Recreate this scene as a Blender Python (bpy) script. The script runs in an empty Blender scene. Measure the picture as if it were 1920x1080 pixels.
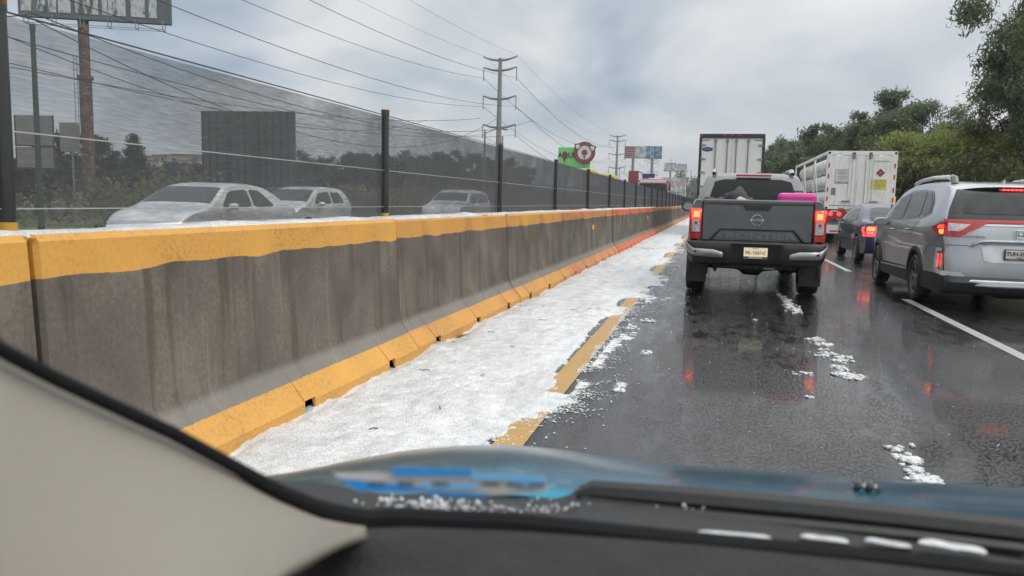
import bpy, bmesh, math, random
import numpy as np
from mathutils import Vector, Matrix, noise as mn
random.seed(7); rng = np.random.default_rng(7)
R = math.radians; PI = math.pi
scn = bpy.context.scene
C = scn.collection
# ------------------------------------------------------------------ camera
F_PX = 1460.0; EYE = 1.28
def _basis():
    yc = Vector((378, 156, -F_PX)).normalized()
    zc = Vector((.0227, 1, (.0227*378+156)/F_PX)).normalized()
    zc = (zc - yc*zc.dot(yc)).normalized()
    xc = yc.cross(zc)
    return Matrix((xc, yc, zc))
BAS = _basis()
cam = bpy.data.cameras.new('camera'); camo = bpy.data.objects.new('camera', cam); C.objects.link(camo)
camo.matrix_world = Matrix.Translation((0, 0, EYE)) @ BAS.to_4x4()
cam.lens = 36*F_PX/1920; cam.sensor_width = 36; cam.clip_start = .02; cam.clip_end = 3000
cam.dof.use_dof = True; cam.dof.focus_distance = 12; cam.dof.aperture_fstop = 6.5
scn.camera = camo
# ------------------------------------------------------------------ world
SUN_EL, SUN_AZ = R(52), R(105)      # azimuth from +Y towards +X
w = bpy.data.worlds.new('World'); scn.world = w; w.use_nodes = True
nt = w.node_tree; N = nt.nodes; Lk = nt.links; N.clear()
def nn(t, **k):
    n = N.new(t)
    for a, b in k.items(): setattr(n, a, b)
    return n
out = nn('ShaderNodeOutputWorld'); tc = nn('ShaderNodeTexCoord')
sky = nn('ShaderNodeTexSky', sky_type='NISHITA', sun_disc=False, sun_elevation=SUN_EL, sun_rotation=SUN_AZ)
bgs = nn('ShaderNodeBackground'); Lk.new(sky.outputs[0], bgs.inputs[0]); bgs.inputs[1].default_value = .07
sep = nn('ShaderNodeSeparateXYZ'); Lk.new(tc.outputs['Generated'], sep.inputs[0])
def wm(op, a, b=None, clamp=False):
    m = nn('ShaderNodeMath', operation=op, use_clamp=clamp)
    for i, v in enumerate((a, b)):
        if v is None: continue
        if isinstance(v, (int, float)): m.inputs[i].default_value = v
        else: Lk.new(v, m.inputs[i])
    return m.outputs[0]
zz = wm('MAXIMUM', sep.outputs[2], 0.0)
den = wm('ADD', zz, .42)
cx = wm('DIVIDE', sep.outputs[0], den); cy = wm('DIVIDE', sep.outputs[1], den)
cmb = nn('ShaderNodeCombineXYZ'); Lk.new(cx, cmb.inputs[0]); Lk.new(cy, cmb.inputs[1])
n1 = nn('ShaderNodeTexNoise'); Lk.new(cmb.outputs[0], n1.inputs['Vector'])
n1.inputs['Scale'].default_value = 1.9; n1.inputs['Detail'].default_value = 5; n1.inputs['Roughness'].default_value = .48; n1.inputs['Distortion'].default_value = .35
cr = nn('ShaderNodeValToRGB'); Lk.new(n1.outputs[0], cr.inputs[0])
e = cr.color_ramp.elements
e[0].position = .40; e[0].color = (.27, .345, .435, 1); e[1].position = .60; e[1].color = (.69, .70, .71, 1)
m_ = e.new(.5); m_.color = (.46, .515, .58, 1)
# brighter towards the veiled sun, on the right
azd = wm('ADD', wm('MULTIPLY', sep.outputs[0], 1.0), wm('MULTIPLY', sep.outputs[2], .9))
glow = wm('MULTIPLY', wm('MAXIMUM', azd, 0.0), 1.05, True)
mx = nn('ShaderNodeMixRGB'); Lk.new(glow, mx.inputs[0]); Lk.new(cr.outputs[0], mx.inputs[1]); mx.inputs[2].default_value = (.86, .86, .84, 1)
hz = nn('ShaderNodeMixRGB'); Lk.new(wm('SUBTRACT', 1.0, wm('MULTIPLY', zz, 7.0), True), hz.inputs[0])
Lk.new(mx.outputs[0], hz.inputs[1]); hz.inputs[2].default_value = (.52, .555, .58, 1)
bgc = nn('ShaderNodeBackground'); Lk.new(hz.outputs[0], bgc.inputs[0])
Lk.new(wm('ADD', wm('MULTIPLY', wm('MAXIMUM', wm('SUBTRACT', zz, .3), 0.0), 1.5), .93), bgc.inputs[1])
mixs = nn('ShaderNodeMixShader'); mixs.inputs[0].default_value = .93
Lk.new(bgs.outputs[0], mixs.inputs[1]); Lk.new(bgc.outputs[0], mixs.inputs[2]); Lk.new(mixs.outputs[0], out.inputs[0])
# ------------------------------------------------------------------ sun
sl = bpy.data.lights.new('sun', 'SUN'); so = bpy.data.objects.new('sun', sl); C.objects.link(so)
sl.energy = .8; sl.angle = R(25); sl.color = (1, .96, .9)
sd = Vector((math.sin(SUN_AZ)*math.cos(SUN_EL), math.cos(SUN_AZ)*math.cos(SUN_EL), math.sin(SUN_EL)))
so.rotation_euler = sd.to_track_quat('Z', 'Y').to_euler(); so.location = (0, 0, 60)
scn.view_settings.view_transform = 'Standard'; scn.view_settings.look = 'None'
scn.view_settings.exposure = 0.34; scn.view_settings.gamma = 1

# ------------------------------------------------------------------ ray helpers: a pixel of the photo + a known plane -> world point
def ray(px, py): return BAS @ Vector((px-960, 540-py, -F_PX))
def atX(px, py, x): r = ray(px, py); return Vector((0, 0, EYE)) + r*(x/r.x)
def atY(px, py, y): r = ray(px, py); return Vector((0, 0, EYE)) + r*(y/r.y)
def atZ(px, py, z=0): r = ray(px, py); return Vector((0, 0, EYE)) + r*((z-EYE)/r.z)
def atD(px, py, d): return Vector((0, 0, EYE)) + ray(px, py)*(d/F_PX)

# ------------------------------------------------------------------ materials
def mk(name):
    m = bpy.data.materials.new(name); m.use_nodes = True
    t = m.node_tree; b = t.nodes['Principled BSDF']
    return m, t, b
def node(t, ty, ins=None, **k):
    n = t.nodes.new(ty)
    for a, b in k.items(): setattr(n, a, b)
    for a, b in (ins or {}).items():
        if hasattr(b, 'is_output'): t.links.new(b, n.inputs[a])
        else: n.inputs[a].default_value = b
    return n
def ramp(t, fac, stops):
    n = t.nodes.new('ShaderNodeValToRGB'); t.links.new(fac, n.inputs[0]); el = n.color_ramp.elements
    while len(el) < len(stops): el.new(.5)
    for e_, (p, c) in zip(el, stops):
        e_.position = p; e_.color = (c, c, c, 1) if isinstance(c, (int, float)) else (*c, 1)
    return n.outputs[0]
def coord(t, scale=(1, 1, 1), kind='Object'):
    tcn = t.nodes.new('ShaderNodeTexCoord')
    return node(t, 'ShaderNodeMapping', {'Vector': tcn.outputs[kind], 'Scale': scale}).outputs[0]
def pm(name, col, rough=.5, metal=0, coat=0, var=.12, scale=6, bump=0, bs=60, rvar=0, dirt=None, stretch=(1, 1, 1), emis=None, es=0, spec=.5):
    m, t, b = mk(name)
    co = coord(t, stretch)
    n = node(t, 'ShaderNodeTexNoise', {'Vector': co, 'Scale': scale, 'Detail': 5.0, 'Roughness': .6})
    a = tuple(max(0, c*(1-var)) for c in col); c2 = tuple(min(1, c*(1+var)) for c in col)
    colr = ramp(t, n.outputs[0], [(.3, a), (.7, c2)])
    if dirt:
        n2 = node(t, 'ShaderNodeTexNoise', {'Vector': co, 'Scale': scale*2.7, 'Detail': 8.0, 'Roughness': .7})
        fac = ramp(t, n2.outputs[0], [(.5, 0.0), (.68, dirt[1])])
        colr = node(t, 'ShaderNodeMixRGB', {0: fac, 1: colr, 2: (*dirt[0], 1)}).outputs[0]
    t.links.new(colr, b.inputs['Base Color'])
    b.inputs['Metallic'].default_value = metal; b.inputs['Roughness'].default_value = rough
    b.inputs['Specular IOR Level'].default_value = spec
    if rvar:
        t.links.new(ramp(t, n.outputs[0], [(.3, max(0, rough-rvar)), (.7, min(1, rough+rvar))]), b.inputs['Roughness'])
    b.inputs['Coat Weight'].default_value = coat; b.inputs['Coat Roughness'].default_value = .06
    if bump:
        n3 = node(t, 'ShaderNodeTexNoise', {'Vector': co, 'Scale': bs, 'Detail': 4.0})
        bp = node(t, 'ShaderNodeBump', {'Height': n3.outputs[0], 'Strength': bump, 'Distance': .01})
        t.links.new(bp.outputs[0], b.inputs['Normal'])
    if emis:
        b.inputs['Emission Color'].default_value = (*emis, 1); b.inputs['Emission Strength'].default_value = es
    return m
M = {}
def wetpaint(name, col, metal=.5, rough=.32):
    """car paint with rain drops standing on it"""
    m, t, b = mk(name)
    co = coord(t)
    n = node(t, 'ShaderNodeTexNoise', {'Vector': co, 'Scale': 2.0, 'Detail': 4.0})
    t.links.new(ramp(t, n.outputs[0], [(.3, tuple(c*.9 for c in col)), (.7, tuple(c*1.1 for c in col))]), b.inputs['Base Color'])
    b.inputs['Metallic'].default_value = metal; b.inputs['Roughness'].default_value = rough
    b.inputs['Coat Weight'].default_value = 1; b.inputs['Coat Roughness'].default_value = .05
    v = node(t, 'ShaderNodeTexVoronoi', {'Vector': co, 'Scale': 70.0})
    h = ramp(t, v.outputs['Distance'], [(.12, 1.0), (.3, 0.0)])
    bp = node(t, 'ShaderNodeBump', {'Height': h, 'Strength': .25, 'Distance': .004})
    t.links.new(bp.outputs[0], b.inputs['Coat Normal'])
    return m
M['pickup'] = wetpaint('grey_metal_paint', (.12, .125, .13), .6, .35)
M['silver'] = wetpaint('silver_paint', (.45, .47, .49), .65, .3)
M['blue'] = wetpaint('dark_blue_paint', (.016, .025, .075), .3, .3)
M['hood'] = None
M['sil2'] = pm('pale_silver_paint', (.70, .72, .73), .35, .3, .8)
M['glass'] = pm('dark_glass', (.012, .015, .017), .08, 0, 0, scale=2, spec=.12)
M['glass2'] = pm('wet_glass', (.02, .025, .027), .12, 0, .1, var=.6, scale=5, bump=.15, bs=90)
M['rubber'] = pm('tyre_rubber', (.018, .018, .018), .55, bump=.2, bs=40)
M['black'] = pm('black_plastic', (.02, .02, .021), .5, bump=.08, bs=120)
M['gloss'] = pm('gloss_black', (.012, .012, .013), .18, 0, .5)
M['under'] = pm('underbody', (.012, .012, .012), .8)
M['chrome'] = pm('chrome', (.6, .62, .64), .15, 1, 0, scale=9)
M['brush'] = pm('brushed_bumper', (.30, .30, .30), .38, .7, .2)
M['alloy'] = pm('alloy', (.35, .36, .37), .3, .9)
M['red'] = pm('red_lens', (.45, .01, .012), .15, 0, 1)
M['redlit'] = pm('lit_red_lens', (.6, .02, .02), .2, 0, .6, emis=(1, .035, .03), es=2.6)
M['redlit2'] = pm('bright_red_lens', (.6, .02, .02), .2, 0, .6, emis=(1, .05, .04), es=3.5)
M['amblit'] = pm('lit_orange_lens', (.7, .12, .04), .2, 0, .6, emis=(1, .20, .05), es=2.4)
M['clear'] = pm('clear_lens', (.55, .5, .5), .12, .2, 1, var=.4, scale=30)
M['white'] = pm('white_paint', (.66, .66, .64), .45, 0, .2, var=.06, scale=1.5, dirt=((.42, .38, .32), .4))
M['trailer'] = pm('trailer_white', (.74, .74, .71), .42, 0, .3, var=.06, scale=.7, dirt=((.45, .43, .38), .25), stretch=(3, 1, .4))
M['contw'] = pm('container_white', (.80, .79, .75), .5, 0, .1, var=.08, scale=1.2, dirt=((.36, .29, .2), .45), stretch=(3, 1, .6))
M['tankw'] = pm('tank_white', (.74, .75, .74), .35, 0, .4, var=.08, scale=1.0, dirt=((.4, .38, .35), .35))
M['redp'] = pm('red_paint', (.28, .02, .025), .4, 0, .4, dirt=((.12, .05, .05), .5))
M['redtape'] = pm('red_tape', (.5, .02, .03), .4)
M['yell'] = pm('yellow_sticker', (.66, .58, .12), .5, var=.05)
M['wstick'] = pm('white_sticker', (.62, .62, .60), .5, var=.05)
M['ink'] = pm('dark_ink', (.05, .05, .055), .6)
M['inkg'] = pm('grey_ink', (.20, .20, .20), .6)
M['navy'] = pm('navy_oval', (.02, .03, .16), .4)
M['pink'] = pm('pink_shell', (.68, .03, .30), .35, 0, .5, var=.05)
M['cloth'] = pm('grey_cloth', (.06, .062, .065), .95, bump=.4, bs=20)
M['cream'] = pm('cream_cloth', (.5, .45, .38), .9, bump=.3, bs=20)
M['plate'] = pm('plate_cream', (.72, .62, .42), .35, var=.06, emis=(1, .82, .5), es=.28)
M['platew'] = pm('plate_white', (.62, .60, .55), .35, var=.06)
M['steel'] = pm('galvanised_steel', (.24, .25, .25), .5, .5, scale=3)
M['post'] = pm('black_post_paint', (.02, .022, .022), .35, 0, .4)
M['postyel'] = pm('yellow_post_paint', (.50, .28, .03), .5, dirt=((.06, .05, .04), .6), scale=14)
M['wire'] = pm('wire', (.03, .03, .035), .6)
M['wirel'] = pm('fence_wire', (.40, .42, .42), .4, .5)
M['rust'] = pm('rusty_steel', (.13, .065, .045), .8, .1, var=.5, scale=1.3, dirt=((.34, .31, .28), .8), bump=.3, bs=5)
M['dkgreen'] = pm('green_pole_paint', (.02, .06, .045), .4)
M['conc'] = pm('pole_concrete', (.22, .225, .22), .8, var=.15, scale=1)
M['bark'] = pm('bark', (.07, .055, .042), .9, var=.4, scale=3, bump=.5, bs=12)
M['ptree'] = pm('grey_bb', (.10, .12, .14), .8, var=.25, scale=.5, stretch=(1, 1, .3))

def leafmat(name, c1, c2, c3):
    m, t, b = mk(name)
    g = t.nodes.new('ShaderNodeNewGeometry')
    n = node(t, 'ShaderNodeTexNoise', {'Vector': coord(t), 'Scale': .7, 'Detail': 2.0})
    mixf = node(t, 'ShaderNodeMath', {0: g.outputs['Random Per Island'], 1: n.outputs[0]}, operation='ADD')
    mf = node(t, 'ShaderNodeMath', {0: mixf.outputs[0], 1: .5}, operation='MULTIPLY')
    col = ramp(t, mf.outputs[0], [(.2, c1), (.5, c2), (.8, c3)])
    t.links.new(col, b.inputs['Base Color']); b.inputs['Roughness'].default_value = .5
    tr = node(t, 'ShaderNodeBsdfTranslucent', {0: col})
    ms = node(t, 'ShaderNodeMixShader', {0: .42, 1: b.outputs[0], 2: tr.outputs[0]})
    t.links.new(ms.outputs[0], t.nodes['Material Output'].inputs[0])
    return m
M['leaf'] = leafmat('dark_foliage', (.06, .09, .045), (.12, .16, .078), (.18, .22, .11))
M['leafb'] = leafmat('olive_foliage', (.07, .09, .035), (.13, .15, .06), (.19, .205, .085))
M['leafl'] = leafmat('light_foliage', (.15, .19, .05), (.27, .32, .09), (.37, .41, .15))
M['leafd'] = leafmat('conifer_foliage', (.02, .035, .022), (.035, .055, .035), (.06, .08, .05))

# ------------------------------------------------------------------ mesh builder
class MB:
    def __init__(s): s.v = []; s.f = []; s.m = []
    def add(s, vs, fs, mi=0):
        o = len(s.v); s.v += [tuple(v) for v in vs]; s.f += [tuple(i+o for i in f) for f in fs]; s.m += [mi]*len(fs)
        return s
    def box(s, x0, x1, y0, y1, z0, z1, mi=0, M4=None):
        vs = [Vector((x, y, z)) for x in (x0, x1) for y in (y0, y1) for z in (z0, z1)]
        if M4 is not None: vs = [M4 @ v for v in vs]
        return s.add(vs, [(0, 1, 3, 2), (4, 6, 7, 5), (0, 4, 5, 1), (2, 3, 7, 6), (0, 2, 6, 4), (1, 5, 7, 3)], mi)
    def prism(s, poly, axis, a, b, mi=0):
        """poly: 2-D outline in the other two axes, extruded along axis from a to b"""
        n = len(poly); vs = []
        for t in (a, b):
            for p in poly:
                q = [p[0], p[1]]; q.insert(axis, t); vs.append(q)
        fs = [tuple(range(n)), tuple(range(2*n-1, n-1, -1))]+[(i, i+n, (i+1) % n+n, (i+1) % n) for i in range(n)]
        return s.add(vs, fs, mi)
    def tube(s, pts, r, n=8, mi=0, caps=True):
        pts = [Vector(p) for p in pts]; rs = r if isinstance(r, (list, tuple)) else [r]*len(pts)
        vs = []; u = None
        for i, p in enumerate(pts):
            d = (pts[min(i+1, len(pts)-1)]-pts[max(i-1, 0)]).normalized()
            if u is None: u = d.orthogonal().normalized()
            else:
                u = (u-d*u.dot(d)); u = u.normalized() if u.length > 1e-6 else d.orthogonal().normalized()
            v2 = d.cross(u)
            vs += [p+(u*math.cos(2*PI*k/n)+v2*math.sin(2*PI*k/n))*rs[i] for k in range(n)]
        fs = [(i*n+k, i*n+(k+1) % n, (i+1)*n+(k+1) % n, (i+1)*n+k) for i in range(len(pts)-1) for k in range(n)]
        if caps: fs += [tuple(range(n))[::-1], tuple((len(pts)-1)*n+k for k in range(n))]
        return s.add(vs, fs, mi)
    def lathe(s, prof, n=24, axis='x', c=(0, 0, 0), mi=0):
        """prof: (axial, radius) pairs"""
        vs = []; c = Vector(c)
        for a, r_ in prof:
            for k in range(n):
                t = 2*PI*k/n; p, q = r_*math.cos(t), r_*math.sin(t)
                vs.append(c+Vector({'x': (a, p, q), 'y': (p, a, q), 'z': (p, q, a)}[axis]))
        fs = [(i*n+k, i*n+(k+1) % n, (i+1)*n+(k+1) % n, (i+1)*n+k) for i in range(len(prof)-1) for k in range(n)]
        return s.add(vs, fs, mi)
    def grid(s, rows, mi=0):
        n = len(rows[0]); vs = [p for r_ in rows for p in r_]
        fs = [(i*n+j, i*n+j+1, (i+1)*n+j+1, (i+1)*n+j) for i in range(len(rows)-1) for j in range(n-1)]
        return s.add(vs, fs, mi)
    def build(s, name, mats, parent=None, smooth=False, bevel=0, solid=0, angle=35, fix=True, kind=None):
        me = bpy.data.meshes.new(name); me.from_pydata(s.v, [], s.f)
        if not isinstance(mats, (list, tuple)): mats = [mats]
        for m in mats: me.materials.append(M[m] if isinstance(m, str) else m)
        me.polygons.foreach_set('material_index', s.m)
        if fix:
            bm = bmesh.new(); bm.from_mesh(me); bmesh.ops.recalc_face_normals(bm, faces=bm.faces); bm.to_mesh(me); bm.free()
        o = bpy.data.objects.new(name, me); C.objects.link(o)
        if parent: o.parent = parent
        if smooth:
            me.polygons.foreach_set('use_smooth', [True]*len(me.polygons))
            if angle < 180: me.set_sharp_from_angle(angle=R(angle))
        if solid:
            md = o.modifiers.new('solid', 'SOLIDIFY'); md.thickness = solid; md.offset = -1
        if bevel:
            md = o.modifiers.new('bevel', 'BEVEL'); md.width = bevel; md.segments = 2; md.limit_method = 'ANGLE'; md.angle_limit = R(35)
        if kind: o['kind'] = kind
        return o
def tag(o, label, cat, group=None):
    o['label'] = label; o['category'] = cat
    if group: o['group'] = group
    return o
def thing(name, label, cat, loc=(0, 0, 0), rz=0, group=None):
    o = bpy.data.objects.new(name, None); C.objects.link(o); o.empty_display_size = .2
    o.location = loc; o.rotation_euler = (0, 0, rz); return tag(o, label, cat, group)
def copy_tree(o, parent=None):
    c = o.copy(); C.objects.link(c); c.parent = parent
    for ch in list(o.children): copy_tree(ch, c)
    return c
def text(name, s, size, loc, rot, mat, parent=None, ext=.002, align='CENTER', sx=1, bold=0):
    cu = bpy.data.curves.new(name, 'FONT'); cu.body = s; cu.size = size; cu.extrude = ext; cu.align_x = align; cu.align_y = 'CENTER'; cu.offset = bold
    t = bpy.data.objects.new('tmp', cu); C.objects.link(t)
    me = bpy.data.meshes.new_from_object(t); bpy.data.objects.remove(t)
    me.materials.clear(); me.materials.append(M[mat])
    o = bpy.data.objects.new(name, me); C.objects.link(o); o.location = loc; o.rotation_euler = rot; o.scale = (sx, 1, 1)
    if parent: o.parent = parent
    return o
UP = (R(90), 0, 0)     # text read from -Y

# ================================================================== GROUND, ROAD
def ground_h(x, y):
    d = math.hypot(x+60, y-60)
    h = 0
    if x < -60 and y > 60: h += 11*min(1, (-x-60)/150)*min(1, (y-60)/170)
    h += max(0, min(1, (y-420)/300))*16*(.5+.5*math.sin(x*.004+1))
    if x > 9: h += .8*min(1, (x-9)/20)
    if x < -16 and x > -60: h -= 1.0*min(1, (-16-x)/10)
    elif x <= -60: h -= 1.0
    return h
def axis_steps(a, b, fine0, fine1, s1, s2):
    r_ = []; v = a
    while v < b:
        r_.append(v); v += s1 if fine0 <= v <= fine1 else s2
    r_.append(b); return r_
gx = axis_steps(-700, 700, -100, 40, 4, 40); gy = axis_steps(-120, 1500, -20, 300, 8, 40)
gm = MB(); gm.grid([[(x, y, ground_h(x, y)-.06) for x in gx] for y in gy])
m, t, b = mk('grass_ground')
n = node(t, 'ShaderNodeTexNoise', {'Vector': coord(t), 'Scale': .25, 'Detail': 8.0})
t.links.new(ramp(t, n.outputs[0], [(.3, (.035, .045, .018)), (.5, (.07, .09, .03)), (.7, (.11, .10, .05))]), b.inputs['Base Color']); b.inputs['Roughness'].default_value = .9
gm.build('ground', m, smooth=True, kind='structure')

# wet asphalt
m, t, b = mk('wet_asphalt')
co = coord(t)
big = node(t, 'ShaderNodeTexNoise', {'Vector': coord(t, (1.0, .35, 1)), 'Scale': .8, 'Detail': 6.0, 'Roughness': .6}).outputs[0]
mid = node(t, 'ShaderNodeTexNoise', {'Vector': coord(t, (1.6, .5, 1)), 'Scale': 5.0, 'Detail': 8.0, 'Roughness': .75}).outputs[0]
fine = node(t, 'ShaderNodeTexNoise', {'Vector': co, 'Scale': 75.0, 'Detail': 3.0, 'Roughness': .7}).outputs[0]
t.links.new(ramp(t, fine, [(.35, (.006, .006, .0065)), (.65, (.022, .022, .023))]), b.inputs['Base Color'])
su = node(t, 'ShaderNodeMath', {0: big, 1: mid}, operation='ADD')
hf = node(t, 'ShaderNodeMath', {0: su.outputs[0], 1: .5}, operation='MULTIPLY')

b.inputs['IOR'].default_value = 1.95
bstr = ramp(t, hf.outputs[0], [(.42, .08), (.62, .75)])
grain = node(t, 'ShaderNodeTexNoise', {'Vector': coord(t, (1.5, .8, 1)), 'Scale': 42.0, 'Detail': 6.0, 'Roughness': .8}).outputs[0]
rg_ = node(t, 'ShaderNodeMath', {0: ramp(t, hf.outputs[0], [(.40, .03), (.62, .10)]), 1: ramp(t, grain, [(.54, 0.0), (.68, .16)])}, operation='ADD')
t.links.new(rg_.outputs[0], b.inputs['Roughness'])
bp = node(t, 'ShaderNodeBump', {'Height': ramp(t, grain, [(.49, 0.0), (.66, 1.0)]), 'Strength': bstr, 'Distance': .0045})
wv = node(t, 'ShaderNodeTexNoise', {'Vector': coord(t, (1, 1, 1)), 'Scale': 16.0, 'Detail': 3.0}).outputs[0]
bp2 = node(t, 'ShaderNodeBump', {'Height': wv, 'Strength': .12, 'Distance': .003, 'Normal': bp.outputs[0]})
t.links.new(bp2.outputs[0], b.inputs['Normal'])
M['asphalt'] = m
ys = axis_steps(-60, 700, -5, 60, 5, 20)
rd = MB(); rd.grid([[(x, y, 0.0) for x in (-2.9, -1, 1, 3, 5, 7.6)] for y in ys]); rd.build('road', 'asphalt', kind='structure')
rd = MB(); rd.grid([[(x, y, 0.0) for x in (-15.5, -12, -8, -5, -2.9)] for y in ys]); rd.build('opposite_road', 'asphalt', kind='structure')
vg = MB(); vg.grid([[(7.6, y, 0.0), (7.6, y, .14), (7.8, y, .14), (7.81, y, .1), (9.5, y, .1)] for y in ys])
M['kerb'] = pm('kerb_concrete', (.2, .2, .19), .7, var=.3, scale=2, bump=.2)
vg.build('kerb', 'kerb', kind='structure')

# painted lines
def linemat(name, col, wear):
    m, t, b = mk(name)
    n = node(t, 'ShaderNodeTexNoise', {'Vector': coord(t), 'Scale': 22.0, 'Detail': 8.0, 'Roughness': .7}).outputs[0]
    n2 = node(t, 'ShaderNodeTexNoise', {'Vector': coord(t), 'Scale': 3.0, 'Detail': 4.0}).outputs[0]
    s_ = node(t, 'ShaderNodeMath', {0: n, 1: n2}, operation='ADD').outputs[0]
    f_ = node(t, 'ShaderNodeMath', {0: s_, 1: .5}, operation='MULTIPLY').outputs[0]
    c = ramp(t, f_, [(wear-.06, (.03, .03, .03)), (wear, col), (.7, tuple(x*1.15 for x in col))])
    t.links.new(c, b.inputs['Base Color']); b.inputs['Roughness'].default_value = .28
    bp = node(t, 'ShaderNodeBump', {'Height': n, 'Strength': .3, 'Distance': .003}); t.links.new(bp.outputs[0], b.inputs['Normal'])
    return m
M['lwhite'] = linemat('white_line_paint', (.42, .42, .40), .40)
M['lyel'] = linemat('yellow_line_paint', (.46, .27, .07), .40)
def strip(mb, x0, x1, y0, y1, z=.004):
    k = max(1, int((y1-y0)/2))
    mb.grid([[(x0, y0+(y1-y0)*i/k, z), (x1, y0+(y1-y0)*i/k, z)] for i in range(k+1)])
mb = MB(); strip(mb, -1.065, -.905, -4, 120); mb.build('yellow_edge_line', 'lyel', kind='structure')
mb = MB()
for k in range(-1, 10):
    y1 = 12.1+10*k; strip(mb, 2.66, 2.78, y1-5.2, y1)
mb.build('white_lane_line', 'lwhite', kind='structure')
mb = MB(); strip(mb, 7.2, 7.32, -4, 200); strip(mb, -14.9, -14.8, -4, 200); mb.build('white_edge_line', 'lwhite', kind='structure')
mb = MB()
for k in range(-1, 12): strip(mb, -8.7, -8.58, 8+10*k, 12.5+10*k)
mb.build('opposite_lane_line', 'lwhite', kind='structure')

# ================================================================== HAIL
m, t, b = mk('hail')
n = node(t, 'ShaderNodeTexNoise', {'Vector': coord(t), 'Scale': 6.0, 'Detail': 8.0, 'Roughness': .65}).outputs[0]
g = t.nodes.new('ShaderNodeTexVoronoi'); g.inputs['Scale'].default_value = 85
t.links.new(coord(t), g.inputs['Vector'])
s_ = node(t, 'ShaderNodeMath', {0: n, 1: .62}, operation='MULTIPLY').outputs[0]
s2 = node(t, 'ShaderNodeMath', {0: g.outputs['Distance'], 1: -.35}, operation='MULTIPLY').outputs[0]
f_ = node(t, 'ShaderNodeMath', {0: s_, 1: s2}, operation='ADD').outputs[0]
hc = ramp(t, f_, [(0.0, (.52, .535, .55)), (.27, (.80, .81, .82))])
sl1 = node(t, 'ShaderNodeTexNoise', {'Vector': coord(t, (2.6, .45, 1)), 'Scale': 1.5, 'Detail': 7.0, 'Roughness': .68}).outputs[0]
hc = node(t, 'ShaderNodeMixRGB', {0: ramp(t, sl1, [(.50, 0.0), (.68, .65)]), 1: hc, 2: (.40, .40, .39, 1)}).outputs[0]
dd = node(t, 'ShaderNodeTexNoise', {'Vector': coord(t), 'Scale': 26.0, 'Detail': 3.0}).outputs[0]
hc = node(t, 'ShaderNodeMixRGB', {0: ramp(t, dd, [(.70, 0.0), (.76, .6)]), 1: hc, 2: (.16, .14, .11, 1)}).outputs[0]
t.links.new(hc, b.inputs['Base Color'])
b.inputs['Roughness'].default_value = .35
bp = node(t, 'ShaderNodeBump', {'Height': g.outputs['Distance'], 'Strength': .55, 'Distance': .008}, invert=True)
bp2 = node(t, 'ShaderNodeBump', {'Height': n, 'Strength': .3, 'Distance': .015, 'Normal': bp.outputs[0]})
t.links.new(bp2.outputs[0], b.inputs['Normal'])
M['hail'] = m
def fbm(x, y, s=1, o=4): return mn.fractal(Vector((x*s, y*s, 3.1)), 1.0, 2.0, o)
def hail_h(x, y):
    edge = -.80+.10*fbm(y*.5, 1.7)+.05*fbm(x*2, y*1.2, 3)
    if y < 4.7: edge -= min(.36, .5*(4.7-y))
    if y > 14: edge -= .12
    h = .034*max(-1, min(1, (edge-x)/.42))+.016*fbm(x, y, 2.0)+.011*fbm(x, y, 9)+.007*fbm(x, y, 38, 2)
    if x < -2.15: h -= .03*min(1, (-2.15-x)/.06)*(.5+fbm(0, y, 1.5))   # meltwater gap along the barrier foot
    # bared stretches of the yellow line
    for (a, c_, d) in ((7.3, 8.7, .06), (9.6, 10.5, .07), (15, 16.5, .05), (19, 21, .06), (24.5, 26, .06), (30, 33, .06)):
        g = max(0, 1-((y-(a+c_)/2)/((c_-a)*.62))**2)*max(0, 1-((x+.985)/.17)**4)
        h -= d*1.15*g*(1+.9*fbm(x, y, 6))
    if 5.0 < y < 7.3 and -1.1 < x < -.86: h -= .022
    return h
def hail_sheet(mb, x0, x1, y0, y1, dx, dy):
    nx = int((x1-x0)/dx)+1; ny = int((y1-y0)/dy)+1
    zs = [[max(-.02, hail_h(x0+i*dx, y0+j*dy)) for i in range(nx)] for j in range(ny)]
    o = len(mb.v)
    for j in range(ny):
        for i in range(nx): mb.v.append((x0+i*dx, y0+j*dy, zs[j][i]))
    for j in range(ny-1):
        for i in range(nx-1):
            if max(zs[j][i], zs[j][i+1], zs[j+1][i], zs[j+1][i+1]) > .001:
                mb.f.append((o+j*nx+i, o+j*nx+i+1, o+(j+1)*nx+i+1, o+(j+1)*nx+i)); mb.m.append(0)
hm = MB()
hail_sheet(hm, -2.30, -.5, 1.6, 9.0, .018, .022)
hail_sheet(hm, -2.30, -.5, 9.0, 22, .035, .06)
hail_sheet(hm, -2.30, -.5, 22, 90, .07, .4)
o = hm.build('hail', 'hail', smooth=True, angle=180, fix=False, kind='stuff'); 
tag(o, 'white bed of fallen hail along the foot of the concrete barrier', 'hail')
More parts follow.
